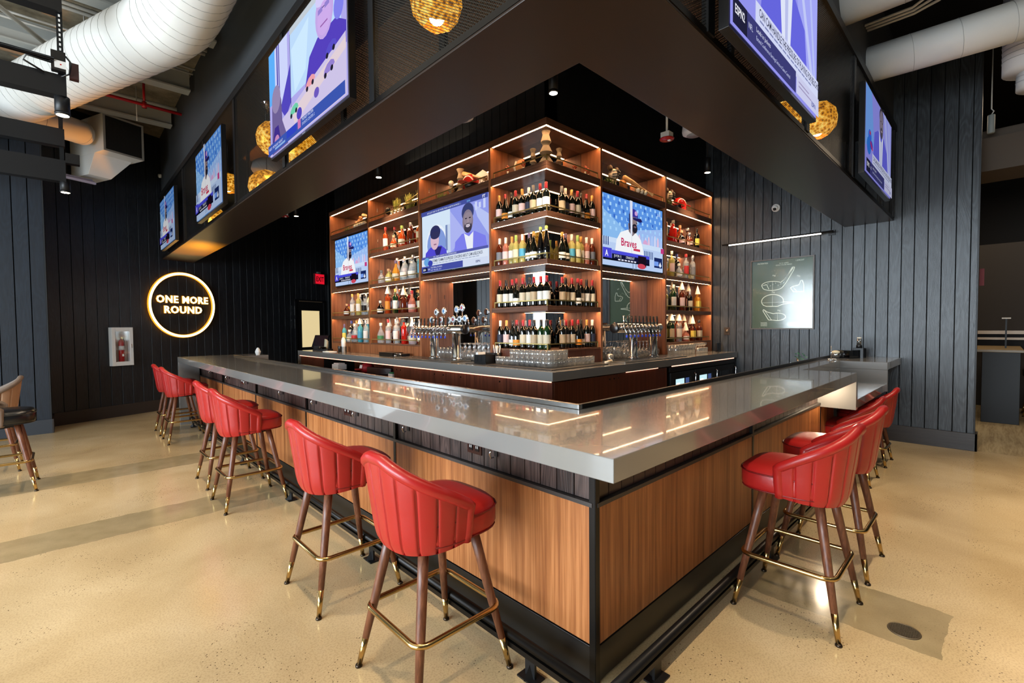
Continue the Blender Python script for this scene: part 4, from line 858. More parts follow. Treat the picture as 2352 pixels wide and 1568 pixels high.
b = MB(); b.box(SX+.02, 3.35, ZB+.0005, SX+SD-.01, 4.15, ZB+.012, RUBBER); tag(b.build('bar_mat'), 'black mat under the upside-down wine glasses right of the left beer taps', 'mat')
k = 0
for r_ in range(3):
    for c_ in range(8):
        gl_obj('wine', (SX+.07+.085*r_, 3.40+.092*c_, ZB+.0125), 'upside-down wine glass by the left taps, '+('front', 'middle', 'back')[r_]+' row, '+ORD[c_]+' from the right', 'upside-down wine glasses by the left taps')
for i in range(5): gl_obj('pint', (SX+.16, 4.25+.088*i, ZB+.0005), 'clear pint glass behind the left beer tap columns, '+ORD[i]+' from the right', 'pint glasses behind the left taps')
b = MB(); b.box(3.38, SY+.02, ZB+.0005, 4.76, SY+SD-.01, ZB+.012, RUBBER); tag(b.build('bar_mat'), 'black mat in the niche behind the right beer taps', 'mat')
for i in range(5):
    for r_ in range(2): gl_obj('pint', (3.36+.03+.088*i, SY+.07+.095*r_, ZB+.0125), 'pint glass left of the right taps, '+('front', 'back')[r_]+' row, '+ORD[i]+' from left', 'pint glasses by the right taps')
for i in range(10):
    for r_ in range(2): gl_obj('wine', (3.9+.09*i, SY+.08+.095*r_, ZB+.0125), 'upside-down wine glass behind the right taps, '+('front', 'back')[r_]+' row, '+ORD[i]+' from left', 'upside-down wine glasses by the right taps')
for i in range(7):
    for r_ in range(2): gl_obj('pint', (4.84+.086*i, SY-.05-.092*r_, ZB+.0005), 'pint glass below the rightmost bay, '+('back', 'front')[r_]+' row, '+ORD[i]+' from left', 'pint glasses below the far right bay')
for i in range(6): gl_obj('coupe', (5.46+.09*i, SY-.06, ZB+.0005), 'upright stemmed glass near the right counter end, '+ORD[i]+' from left', 'stemmed glasses at the right end')
for i in range(4): gl_obj('tumbler', (5.5+.08*i, SY-.16, ZB+.0005), 'rocks glass before the stemmed glasses at right, '+ORD[i]+' from left', 'rocks glasses at the right end')

# ================================================================ beer taps
DRIP = mat('drip_tray_steel', (150, 148, 144), .35, 1.)
BLUEP = mat('blue_nozzle_cover', (40, 70, 190), .4)
def taps(loc, rz, medal, where):
    """ten faucets on a horizontal steel barrel carried by two columns; barrel runs along local x, faucets toward -y"""
    r = thing('beer_tap_tower', where, 'beer tap', loc, rz)
    for x in (.02, .50):
        b = MB(); b.lathe([(.075, .0), (.075, .012), (.062, .02), (.055, .035), (.055, .33)], STEEL, 24, T((x, 0, 0))); b.build('column', r)
    b = MB(); b.lathe([(.055, -.36), (.055, .66)], STEEL, 24, T((.0, 0, .375))@RY(PI/2)); b.build('barrel', r)
    b = MB(); b.lathe([(.058, 0), (.058, .03), (.05, .036)], PLAST, 24, T((medal*.0+(.66 if medal >= 0 else -.36), 0, .375))@RY(PI/2 if medal >= 0 else -PI/2)); b.build('end_cap', r)
    for i in range(10):
        x = -.32+.085*i; b = MB()
        b.tube([(x, -.05, .385), (x, -.10, .385), (x, -.125, .33), (x, -.13, .29)], [.014, .013, .010, .009], CHROME, 8); b.ball((x, -.095, .392), .019, CHROME); f = b.build('faucet', r)
        b = MB(); b.tube([(x, -.095, .40), (x, -.085, .52)], [.008, .0125], PLAST if i else CHROME, 8); b.build('handle', f)
        b = MB(); b.lathe([(.012, 0), (.012, .025)], BLUEP, 10, T((x, -.13, .265))); b.build('blue_cover', f)
    if medal > 0:
        RM = mat('medallion_face', (206, 214, 222), .3)
        for k, (x, z) in enumerate(((-.06, .50), (.05, .60), (.16, .50), (.22, .61), (.33, .49), (.42, .50), (.49, .62), (.55, .50), (.60, .64), (.66, .51))):
            b = MB(); b.lathe([(.04, -.008), (.046, -.006), (.046, .006), (.04, .008)], CHROME, 22, T((x, .02, z))@RX(PI/2)); b.tube([(x, .02, .42), (x, .02, z-.044)], .006, CHROME, 6); d = b.build('medallion', r)
            b = MB(); b.lathe([(.037, 0), (.036, .002)], RM, 22, T((x, .011, z))@RX(PI/2)); b.lathe([(.02, 0), (.019, .001)], ((mat('medal_blue', (90, 140, 190), .4), mat('medal_grey', (60, 66, 74), .4), mat('medal_red', (180, 90, 100), .4))[k % 3]), 16, T((x, .0088, z))@RX(PI/2)); b.build('badge', d)
    else:
        b = MB(); b.box(-.36, .0, .43, .62, .02, .445, STEEL); b.build('top_plate', r)
    return r
taps((2.235, 4.30, ZB+.02), -PI/2, 1, 'steel beer tap tower with round medallions on the left of the back counter')
taps((3.75, 2.25, ZB+.02), 0, -1, 'steel beer tap tower with plain black handles right of the wine bay')
def drip(x0, y0, x1, y1, label):
    r = thing('drip_tray', label, 'drip tray'); b = MB(); b.box(x0, y0, ZB+.0005, x1, y1, ZB+.014, DRIP); b.build('pan', r, None, .002)
    b = MB(); hor = x1-x0 > y1-y0; u = (x0 if hor else y0)+.012; e = (x1 if hor else y1)-.012
    while u < e:
        b.box(*((u, y0+.008, ZB+.014, u+.006, y1-.008, ZB+.019) if hor else (x0+.008, u, ZB+.014, x1-.008, u+.006, ZB+.019)), STEEL); u += .014
    b.build('grille', r)
drip(BX+.06, 3.62, 2.32, 4.92, 'slatted steel drip tray under the left beer taps'); drip(3.25, BY+.06, 4.76, 2.34, 'slatted steel drip tray under the right beer taps')

# ================================================================ loose things on the back counter
r = thing('straw_caddy', 'black bar caddy with napkin slots at the left of the stacked glasses', 'caddy', (2.17, 3.19, ZB+.008))
b = MB(); b.box(-.07, -.10, 0, .07, .10, .012, PLAST); b.box(-.07, -.10, .012, -.062, .10, .10, PLAST); b.box(.062, -.10, .012, .07, .10, .12, PLAST)
for y in (-.10, -.035, .03, .092): b.box(-.07, y, .012, .07, y+.008, .10, PLAST)
b.build('tray', r, None, .002); b = MB(); b.box(-.055, .045, .012, .055, .085, .125, WHITE); b.build('napkin_stack', r)
r = thing('straw_cup', 'black cup packed with clear-wrapped straws beside the bar caddy', 'cup', (2.285, 3.10, ZB+.008))
b = MB(); b.lathe([(.036, 0), (.045, .12), (.043, .12), (.034, .006)], PLAST, 16); b.build('cup_body', r)
b = MB(); R = random.Random(2)
for i in range(16): a = R.random()*6.28; q = R.random()*.03; b.tube([(q*cos(a)*.6, q*sin(a)*.6, .01), (q*cos(a)*1.5, q*sin(a)*1.5, .19+R.random()*.02)], .0035, GL if i % 2 else WHITE, 5)
o = b.build('straws', r); o['kind'] = 'stuff'
r = thing('glass_jar', 'small glass jar with whitish contents right of the stacked rocks glasses', 'jar', (3.27, 2.24, ZB+.0005))
b = MB(); b.lathe([(.034, 0), (.042, .09), (.040, .09), (.033, .006)], GL, 16); b.build('jar_body', r); b = MB(); b.ball((0, 0, .075), .036, mat('cream_garnish', (206, 196, 176), .7), None, 12, (1, 1, .7)); b.build('contents', r)
b = MB(); b.tube([(0, 0, .018), (.13, .02, .022)], [.014, .018], mat('cream_garnish', (206, 196, 176), .7), 10); b.ball((.14, .02, .024), .019, mat('cream_garnish', (206, 196, 176), .7)); tag(b.build('wooden_muddler', None, T((3.03, 2.14, ZB+.0))), 'pale wooden muddler lying on the counter left of the glass jar', 'muddler')
r = thing('utensil_box', 'black open box on the counter left of the left drip tray', 'box', (2.23, 5.42, ZB+.0005)); b = MB(); b.box(-.08, -.2, 0, .08, .2, .05, PLAST); b.box(-.084, -.204, .05, .084, .204, .056, PLAST); b.build('box_body', r, None, .002)
r = thing('tray_holder', 'low black holder with steel rail beside the left drip tray', 'holder', (2.2, 5.03, ZB+.0005)); b = MB(); b.box(-.07, -.085, 0, .07, .085, .05, PLAST); b.build('holder_body', r); b = MB(); b.tube([(-.075, -.09, .02), (-.075, .09, .02), (-.075, .09, .05), (-.075, -.09, .05)], .004, CHROME, 6, True); b.build('wire', r)
r = thing('order_terminal', 'black tilted touchscreen terminal at the left end of the back counter', 'terminal', (2.25, 8.12, ZB+.0005), math.radians(-60))
b = MB(); b.box(-.10, -.09, 0, .10, .09, .03, PLAST); b.box(-.09, -.07, .03, .09, .05, .085, BLK); b.build('stand', r, None, .003)
b = MB(); b.box(-.16, -.012, -.01, .16, .012, .25, PLAST); b.box(-.15, -.0135, .005, .15, -.012, .235, mat('screen_off', (22, 24, 32), .1)); b.build('display', r, T((0, -.03, .06))@RX(-.45), .002)
r = thing('desk_phone', 'black desk phone beside the touchscreen terminal', 'telephone', (2.22, 7.78, ZB+.0005), math.radians(-60)); b = MB(); b.prism([(-.1, -.09), (.1, -.09), (.1, .09), (-.1, .09)], 0, .035, PLAST); b.build('base', r, None, .003); b = MB(); b.tube([(-.08, -.09, .05), (-.08, -.04, .065), (-.08, .04, .065), (-.08, .09, .05)], [.024, .016, .016, .024], PLAST, 10); b.build('handset', r)
b = MB(); b.box(-.02, -.05, 0, .0, .05, .16, mat('receipt_paper', (196, 186, 160), .8)); b.box(0.002, -.04, 0, .02, .05, .14, mat('receipt_paper', (196, 186, 160), .8)); tag(b.build('receipt_stack', None, T((2.30, 7.95, ZB+.05))@RX(.2)), 'folded receipts tucked behind the phone', 'paper')
b = MB(); b.box(-.07, -.14, 0, .07, .14, .012, WHITE); tag(b.build('paper_pad', None, T((2.12, 7.36, ZB+.0005))), 'flat white paper pad on the counter right of the phone', 'paper')
for y, w in ((7.16, 'left'), (6.98, 'right')):
    b = MB(); b.lathe([(.035, 0), (.038, .10), (.035, .105), (.02, .11)], mat('dark_canister', (30, 28, 28), .35), 16); tag(b.build('canister', None, T((2.22, y, ZB+.0005))), 'dark canister on the back counter, '+w+' one of two below the leftmost screen', 'canister', 'dark canisters')
r = thing('bottle_caddy', 'white squeeze bottle standing upside down in a clear cup on the back counter', 'squeeze bottle', (2.09, 6.72, ZB+.0005)); b = MB(); b.lathe([(.03, 0), (.03, .12), (.028, .15)], GL, 14); b.lathe([(.024, .004), (.024, .10), (.034, .12), (.036, .22), (.02, .26), (.008, .27)], WHITE, 14); b.build('bottle_body', r)
r = thing('card_reader', 'small black screen at the right end of the back counter', 'terminal', (6.18, 2.2, ZB+.0005)); b = MB(); b.box(-.07, -.012, .02, .07, .012, .14, PLAST); b.box(-.04, -.03, 0, .04, .03, .02, PLAST); b.build('display', r, None, .002)
# ================================================================ decoration on the top shelves
ZD = ZL[1]+.0005
STONE = mat('stoneware_beige', (150, 132, 108), .7, 0, .3, 0, (40, .2)); TANL = mat('baseball_glove_leather', (190, 132, 78), .55, 0, .4, 0, (30, .3))
ASH = wood('ash_bat', [(.3, (176, 126, 74)), (.7, (214, 170, 114))], (30, 30, 2), .35, .02); CREAM = mat('cream_ball', (224, 214, 192), .5); MOSS = mat('moss_green', (92, 104, 44), .8, 0, .3, 0, (60, .6))
HRED = mat('red_helmet_shell', (196, 40, 34), .22, 0, .5, .4)
def hourglass(loc, s, label, n=3, group='stacked stone vases'):
    pr = [(.05, 0)]; z = 0
    for k in range(n): pr += [(.075-.012*k, z+.02), (.032, z+.085), (.034, z+.10)]; z += .10
    pr += [(.055, z+.05), (.05, z+.055), (.03, z+.02)]
    b = MB(); b.lathe([(r*s, q*s) for r, q in pr], STONE, 20, None, False); return tag(b.build('stone_vase', None, T(loc)), label, 'vase', group)
hourglass((2.47, 2.50, ZD), 1.12, 'tall beige stacked-cone vase at the very corner of the top shelf')
hourglass((2.46, 2.68, ZD), .62, 'short beige cone vase left of the tall corner vase'); hourglass((2.66, 2.48, ZD), .62, 'short beige cone vase right of the tall corner vase')
hourglass((2.47, 3.98, ZD), .92, 'beige hourglass vase on the top shelf left of the red helmet')
def candle(loc, label):
    r = thing('ball_holder', label, 'ornament', loc); b = MB(); b.lathe([(.055, 0), (.058, .015), (.022, .06), (.05, .10), (.02, .13), (.026, .15)], STONE, 18, None, False); b.build('stand', r)
    b = MB(); b.ball((0, 0, .19), .037, CREAM); b.build('ball', r); return r
candle((2.47, 4.18, ZD), 'beige turned stand holding a white ball on the top shelf')
def helmet(loc, rz, label):
    r = thing('batting_helmet', label, 'helmet', loc, rz); b = MB(); n = 24; vs, fs = [], []
    for j in range(8):
        p = j/7*PI*.52
        for i in range(n):
            a = 2*PI*i/n; q = .115*(1+.12*cos(a)); vs.append((q*sin(p+.02)*cos(a), .105*sin(p+.02)*sin(a), .05+.12*cos(p)))
    for j in range(7):
        for i in range(n): fs.append((j*n+i, j*n+(i+1) % n, (j+1)*n+(i+1) % n, (j+1)*n+i))
    b.add(vs, fs, HRED, True); b.prism([(-.04, -.105), (.05, -.105), (.03, -.10), (-.03, -.10)], -.03, .06, HRED); b.build('shell', r)
    b = MB(); b.prism([(.11, -.075), (.19, -.045), (.205, 0), (.19, .045), (.11, .075)], .045, .055, HRED); b.build('brim', r)
    b = MB(); b.ball((0, 0, .04), .095, PLAST, None, 14, (1.05, 1, .8)); b.build('padding', r); return r
helmet((2.46, 3.74, ZD+.03), PI, 'glossy red batting helmet on the top shelf of the left screen bay')
helmet((5.42, 2.49, ZD+.03), -.4, 'red batting helmet on the top shelf of the far right bay')
def bat(p, q, label, name='baseball_bat'):
    P0, P1 = Vector(p), Vector(q); b = MB(); L = [0, .03, .05, .4, .7, .97, 1]; Rr = [.022, .022, .011, .014, .03, .031, .02]
    b.tube([P0.lerp(P1, k) for k in L], Rr, ASH, 12); return tag(b.build(name), label, 'baseball bat', 'baseball bats on the top shelves')
bat((2.37, 3.38, ZD+.04), (2.50, 3.96, ZD+.27), 'wooden baseball bat leaning over the red helmet and base plate')
bat((2.44, 6.32, ZD+.10), (2.47, 6.70, ZD+.22), 'wooden bat leaning over the tan glove in the leftmost top shelf')
bat((4.45, 2.37, ZD+.03), (3.95, 2.50, ZD+.20), 'wooden bat leaning beside the tan glove above the right screen')
b = MB(); b.prism([(-.11, -.1), (.11, -.1), (.11, .05), (0, .12), (-.11, .05)], -.012, .012, WHITE); b.text('OUT', .09, mat('plate_lettering', (40, 40, 44), .6), T((-.09, -.06, .0125)), 1.); tag(b.build('base_plate', None, T((2.52, 3.62, ZD+.13))@RZ(-PI/2)@RX(PI/2-.25)@RY(.25), .01), 'white rounded base plate with dark lettering behind the crossed bat', 'base plate')
def moss(loc, sx, label, group='moss balls and greenery'):
    b = MB(); R = random.Random(int(loc[0]*100+loc[1]*37))
    for i in range(60):
        a = R.random()*6.28; q = R.random(); b.tube([(sx*q*cos(a), .05*q*sin(a), 0), (sx*q*cos(a)*1.2, .06*q*sin(a), .035+.05*R.random())], [.007, .002], MOSS, 4)
    return tag(b.build('moss_tuft', None, T(loc)@RZ(PI/2 if loc[1] > 2.7 else 0)), label, 'greenery', group)
moss((2.43, 4.33, ZD), .09, 'green moss tuft left of the ball holder in the left screen bay'); moss((2.43, 7.22, ZD), .10, 'green moss tuft at the left end of the leftmost top shelf')
moss((3.55, 2.44, ZD), .14, 'long green moss tuft above the right screen'); moss((4.98, 2.44, ZD), .10, 'green moss tuft beside the cream mask in the far right bay')
def glove(loc, rz, label):
    r = thing('baseball_glove', label, 'baseball glove', loc, rz); b = MB(); b.ball((0, 0, .085), .085, TANL, None, 16, (1.1, .5, 1.))
    b.build('palm', r)
    b = MB()
    for i in range(4): a = .3+i*.42; b.tube([(.04*cos(a), 0, .10+.04*sin(a)), (.12*cos(a), 0, .10+.11*sin(a))], [.028, .016], TANL, 8)
    b.tube([(-.05, 0, .06), (-.12, -.01, .13)], [.03, .018], TANL, 8); b.build('fingers', r)
    b = MB(); b.tube([(.03, -.045, .02), (.09, -.03, .10), (.06, -.03, .18)], .004, mat('lace', (110, 70, 40), .7), 5); b.build('laces', r); return r
glove((2.45, 6.78, ZD), -PI/2, 'tan baseball glove on the leftmost top shelf'); glove((3.98, 2.52, ZD), .2, 'tan baseball glove on the top shelf above the right screen')
def balls(c, n, dx, dy, label, group):
    for i in range(n):
        o = MB(); o.ball((0, 0, .036), .036, CREAM); k = o.build('baseball', None, T((c[0]+dx*i, c[1]+dy*i, ZD))); tag(k, label+', '+ORD[i]+' from the left', 'baseball', group)
balls((2.39, 6.83, 0), 5, .0, -.085, 'cream baseball in the row in front of the glove, leftmost bay', 'baseballs in the leftmost top bay')
balls((4.12, 2.40, 0), 3, .09, 0, 'cream baseball in the row by the bat above the right screen', 'baseballs above the right screen')
def mask(loc, rz, label):
    r = thing('catcher_mask', label, 'mask', loc, rz); b = MB(); b.ball((0, 0, .17), .07, CREAM, None, 16, (.9, .9, 1.1)); b.lathe([(.05, 0), (.055, .02), (.03, .07), (.045, .09), (.03, .11)], CREAM, 14, None, False); b.build('pad', r)
    b = MB()
    for z in (.13, .165, .2): b.tube([(-.06, -.03, z), (-.03, -.085, z), (.03, -.085, z), (.06, -.03, z)], .005, BLK, 6)
    for x in (-.03, .03): b.tube([(x, -.06, .235), (x, -.087, .17), (x, -.07, .10)], .005, BLK, 6)
    b.build('cage', r); b = MB()
    for s in (-1, 1): b.lathe([(.03, 0), (.032, .04), (.02, .06)], mat('strap_tan', (90, 70, 50), .6), 12, T((s*.055, 0, .22))@RY(s*.5))
    b.build('ear_flaps', r); return r
mask((3.72, 2.50, ZD), 0, 'cream catcher mask with dark cage above the right screen'); mask((5.14, 2.50, ZD), 0, 'cream catcher mask with dark cage in the far right bay')
for loc, rz, w in (((2.54, 6.45, ZD), -PI/2, 'in the leftmost top shelf behind the bat'), ((3.46, 2.58, ZD), 0, 'above the right screen at the left end')):
    b = MB(); b.prism([(-.09, 0), (.09, 0), (.12, .20), (-.02, .24)], -.006, .006, mat('navy_felt', (30, 34, 74), .8)); b.poly([(-.06, .03, -.0065), (-.03, .03, -.0065), (.0, .2, -.0065), (-.02, .2, -.0065)], WHITE)
    tag(b.build('pennant', None, T(loc)@RZ(rz)@RX(PI/2-.15)), 'dark blue felt pennant with white streak '+w, 'pennant', 'navy pennants')
# grass planters and shallow trays in the second bay
GRS = [mat('grass_a', (150, 156, 62), .7), mat('grass_b', (116, 130, 48), .7), mat('grass_c', (190, 180, 96), .7)]
for i, (y, w) in enumerate(((5.62, 'left'), (5.27, 'middle'), (4.93, 'right'))):
    r = thing('grass_planter', 'tall yellow-green artificial grass clump, '+w+' of three in the second bay top shelf', 'plant', (2.50, y, ZD), 0, 'grass clumps on the second bay top shelf'); R = random.Random(i)
    b = MB()
    for k in range(110):
        x, yy = (R.random()-.5)*.05, (R.random()-.5)*.13; b.tube([(x, yy, .02), (x*1.3, yy*1.15, .17), (x*1.6+(R.random()-.5)*.03, yy*1.35, .24+.05*R.random())], [.0035, .003, .001], GRS[k % 3], 3)
    o = b.build('grass_blades', r); o['kind'] = 'stuff'; b = MB(); b.box(-.03, -.075, 0, .03, .075, .03, PLAST); b.build('pot', r)
r = thing('golf_club_set', 'crossed brass-toned golf club shafts with a dark head in the second bay top shelf', 'golf club', (2.40, 5.3, ZD)); b = MB(); b.tube([(.0, .42, .04), (.02, -.45, .21)], .005, BRASS, 8); b.tube([(.03, .50, .15), (.03, -.48, .10)], .005, BRASS, 8); b.build('shafts', r)
b = MB(); b.ball((.04, .50, .12), .06, BLK, None, 14, (.5, 1.2, .9)); b.build('club_head', r)
for i in range(8):
    b = MB(); b.ball((0, 0, .022), .0215, CREAM, None, 10); o = b.build('golf_ball', None, T((2.40, 5.62-.022*i-.06*(i//2), ZD+(.038 if i % 2 else 0)))); tag(o, 'white golf ball on the second bay top shelf, '+ORD[i]+' from the left', 'golf ball', 'golf balls on the second bay top shelf')
b = MB(); b.ball((0, 0, .09), .085, TANL, None, 16, (.55, .8, 1.05)); o = tag(b.build('orange_mitt', None, T((2.5, 2.92, ZD))), 'orange-tan leather mitt with white edge on the corner top shelf', 'mitt'); k = MB(); k.tube([(-.03, .03, .02), (-.045, .05, .09), (-.03, .03, .16)], .012, CREAM, 8); k.build('trim', o)
for x, y, w in ((2.40, 3.02, 'left of the orange mitt'), (2.43, 2.80, 'right of the orange mitt'), (2.92, 2.47, 'left one on the right arm'), (3.06, 2.43, 'middle one on the right arm'), (3.15, 2.46, 'right one on the right arm')):
    r = thing('ball_figurine', 'small coral and cream figurine on the corner top shelf, '+w, 'figurine', (x, y, ZD), 0, 'coral figurines on the corner top shelf'); b = MB(); b.lathe([(.018, 0), (.02, .01), (.009, .03), (.012, .05)], CREAM, 10); b.build('foot', r)
    b = MB(); CR = mat('coral_ceramic', (186, 92, 60), .5); [b.ball((q[0]*.016, q[1]*.016, .065+q[2]*.02), .014, CR, None, 8) for q in ((0, 0, 0), (1, 0, .8), (-1, .4, .9), (.2, -.8, 1.3), (0, 0, 2))]; b.build('figure', r)
# small steel shelf pins catching the light are part of the shelving
b = MB()
for y in YV[1:3]:
    for z in ZL[1:5]: b.box(SX+SD*.55, y-.024, z+.19, SX+SD*.55+.006, y-.0185, z+.25, STEEL)
b.build('shelf_standard', sh)

# ================================================================ wall objects
MP = T((XW-.0, 1.36, 1.43))@RZ(-PI/2)      # local x to the viewer's right, y into the wall
r = thing('framed_print', 'framed green golf club patent print on the dark board wall', 'picture'); r.matrix_world = MP
FRM = mat('taupe_picture_frame', (84, 78, 72), .4, .3)
b = MB(); W2, H = .423, 1.045
b.box(-W2, -.035, 0, W2, -.0, .018, FRM); b.box(-W2, -.035, H-.018, W2, 0, H, FRM); b.box(-W2, -.035, .018, -W2+.018, 0, H-.018, FRM); b.box(W2-.018, -.035, .018, W2, 0, H-.018, FRM); b.build('frame', r, None, .001)
PRN = mat('green_print_paper', (62, 84, 58), .5); INK = mat('print_line_white', (226, 236, 214), .5)
b = MB(); b.box(-W2+.018, -.012, .018, W2-.018, -.002, H-.018, PRN)
def ln(pts, w=.006, closed=False):
    P = pts+[pts[0]] if closed else pts
    for (x0, z0), (x1, z1) in zip(P, P[1:]):
        d = math.hypot(x1-x0, z1-z0) or 1; nx, nz = -(z1-z0)/d*w/2, (x1-x0)/d*w/2
        b.poly([(x0+nx, -.0126, z0+nz), (x1+nx, -.0126, z1+nz), (x1-nx, -.0126, z1-nz), (x0-nx, -.0126, z0-nz)], INK)
def arc(cx, cz, rx, rz_, a0, a1, n=14): return [(cx+rx*cos(math.radians(a0+(a1-a0)*i/n)), cz+rz_*sin(math.radians(a0+(a1-a0)*i/n))) for i in range(n+1)]
# driver side view
ln(arc(-.13, .66, .14, .055, 30, 200)+arc(-.12, .635, .14, .055, 200, 345), .008); ln([(-.01, .69), (.05, .74), (.14, .90), (.17, .90), (.16, .86), (.06, .68), (.015, .62)], .009); ln([(.03, .72), (.15, .89)], .012); ln([(-.26, .66), (-.2, .672), (-.17, .60)], .006); ln([(-.12, .71), (-.12, .585)], .003)
# end view
ln([(.12, .60), (.16, .54), (.29, .54), (.29, .63), (.27, .70), (.25, .70), (.23, .64), (.14, .62)], .009, True); ln([(.16, .60), (.2, .55)], .006)
# top view
ln(arc(-.12, .42, .15, .10, -20, 215)+[(-.2, .345), (-.05, .34), (.02, .37), (.16, .385), (.16, .395), (.04, .40), (.02, .41)], .009); ln([(-.26, .40), (.02, .40)], .003); ln([(-.12, .345), (-.12, .50)], .003)
# face view
ln(arc(-.05, .185, .11, .055, -120, 120)+[(-.19, .26), (-.24, .30), (-.25, .28), (-.17, .14)], .009, True); ln([(-.23, .29), (-.13, .14)], .006); ln([(-.05, .24), (-.05, .135)], .003)
for cx, cz in ((-.12, .79), (.2, .76), (-.13, .545), (-.05, .27)): b.text('Fig.', .03, INK, T((cx, -.0126, cz))@RX(PI/2), 1.2)
b.text('PATENTED', .03, INK, T((-.33, -.0126, .98))@RX(PI/2), 1.); b.text('1,234,567', .028, INK, T((.18, -.0126, .985))@RX(PI/2), 1.); b.text('A. E. LARD', .022, INK, T((-.03, -.0126, .965))@RX(PI/2), 1.2); b.text('GOLF CLUB HEAD', .022, INK, T((-.08, -.0126, .94))@RX(PI/2), 1.2)
for i in range(12): ln([(-.22+.035*i, .66+.02*sin(i*2.1)), (-.215+.035*i, .675+.02*sin(i*2.1))], .004)
for q in range(4): ln([(-.28+.0*q, .10-.016*q), (-.19, .10-.016*q)], .004); ln([(.08, .10-.016*q), (.30-.03*q, .10-.016*q)], .004)
b.build('print', r)
b = MB(); b.box(-W2+.018, -.022, .018, W2-.018, -.019, H-.018, glass('picture_glass', (255, 255, 255), .035, .35, .14)); b.build('glass', r)
# picture light bar
r = thing('picture_light', 'long slim black light bar with glowing tube above the framed print', 'lamp'); b = MB(); x = XW-.13
b.tube([(x, .70, 2.755), (x, 2.17, 2.755)], .013, BLK, 10); b.box(x, .73, 2.75, XW-.0, .75, 2.765, BLK); b.box(x, 2.10, 2.75, XW-.0, 2.12, 2.765, BLK); b.box(XW-.02, .70, 2.72, XW, .78, 2.79, BLK); b.build('bar', r)
b = MB(); b.tube([(x-.004, .84, 2.741), (x-.004, 2.07, 2.741)], .009, emis((255, 246, 232), 9.), 8); b.build('tube', r)
r = thing('security_camera', 'small white dome camera high on the dark board wall', 'camera', (XW, 1.44, 3.22)); b = MB(); b.lathe([(.055, 0), (.058, .03), (.045, .05)], WHITE, 20, RY(-PI/2)); b.ball((-.06, 0, -.01), .04, WHITE); b.build('housing', r); b = MB(); b.ball((-.078, 0, -.022), .026, PLAST); b.build('lens', r)
r = thing('wall_outlet', 'bronze round-dial plate on the board wall right of the shelving', 'outlet', (XW, 2.14, 1.40)); b = MB(); b.box(-.008, -.045, -.06, 0, .045, .06, mat('bronze_plate', (70, 60, 52), .35, .6)); b.build('plate', r, None, .002); b = MB(); b.lathe([(.026, 0), (.024, .012)], mat('bronze_dial', (110, 96, 82), .3, .6), 18, T((-.008, 0, 0))@RY(-PI/2)); b.build('dial', r)
# neon sign on the slanted wall
NEON = emis((255, 226, 160), 3.5, 'neon'); NEON_HALO = emis((255, 160, 40), 1.6, 'neon')  # second, amber emission stands in for the halo round ring and letters
MN = MW@T((1.985, -.045, 1.97)); r = thing('neon_sign', 'round amber neon sign reading ONE MORE ROUND on the black wall', 'sign'); r.matrix_world = MN
b = MB(); b.tube([(.585*cos(2*PI*i/64), -.012, .60*sin(2*PI*i/64)) for i in range(64)], .021, NEON, 10, True); b.tube([(.585*cos(2*PI*i/64), .008, .60*sin(2*PI*i/64)) for i in range(64)], .031, NEON_HALO, 10, True); b.build('neon_ring', r)
b = MB()
for i in range(4): a = PI/4+PI/2*i; b.tube([(.585*cos(a), .0, .60*sin(a)), (.585*cos(a), .06, .60*sin(a))], .006, BLK, 6)
b.build('standoffs', r)
b = MB(); b.text('ONE MORE', .185, NEON, T((0, -.012, .04))@RX(PI/2), .93, 'CENTER', .004, .006, 1.12); b.text('ROUND', .185, NEON, T((0, -.012, -.155))@RX(PI/2), .97, 'CENTER', .004, .006, 1.12)
b.text('ONE MORE', .185, NEON_HALO, T((0, .0, .04))@RX(PI/2), .93, 'CENTER', .010, .004, 1.12); b.text('ROUND', .185, NEON_HALO, T((0, .0, -.155))@RX(PI/2), .97, 'CENTER', .010, .004, 1.12); b.build('neon_lettering', r)
# fire extinguisher cabinet
r = thing('extinguisher_cabinet', 'white wall cabinet holding a red fire extinguisher left of the neon sign', 'cabinet'); r.matrix_world = MW@T((.94, -.0, .885))
b = MB(); w, h = .158, .66
for q in ((-w, -.10, 0, -w+.052, 0, h), (w-.052, -.10, 0, w, 0, h), (-w+.052, -.10, 0, w-.052, 0, .07), (-w+.052, -.10, h-.07, w-.052, 0, h), (-w+.052, -.012, .07, w-.052, 0, h-.07)): b.box(*q, WHITE)
b.build('frame', r, None, .003)
b = MB(); b.box(-w+.05, -.095, .07, w-.05, -.092, h-.07, glass('cabinet_pane', (250, 250, 250), .06, .5)); b.build('pane', r); b = MB(); b.box(w-.035, -.106, .30, w-.025, -.10, .37, CHROME); b.build('latch', r)
r = thing('fire_extinguisher', 'red fire extinguisher with white label inside the white wall cabinet', 'fire extinguisher'); r.matrix_world = MW@T((.94, -.052, .956)); EX = mat('extinguisher_red', (176, 20, 24), .3)
b = MB(); b.lathe([(.036, 0), (.042, .01), (.042, .33), (.03, .37), (.012, .39)], EX, 18); b.build('cylinder', r)
b = MB(); b.lathe([(.0428, .20), (.0428, .27)], WHITE, 18); b.box(-.012, -.0435, .09, .014, -.042, .13, WHITE); b.build('label', r); b = MB(); b.box(-.012, -.02, .39, .012, .02, .42, CHROME); b.tube([(-.02, 0, .42), (.035, 0, .45)], .006, CHROME, 6); b.tube([(.012, 0, .41), (.04, -.01, .36), (.042, -.01, .22)], .006, BLK, 6); b.build('valve', r)
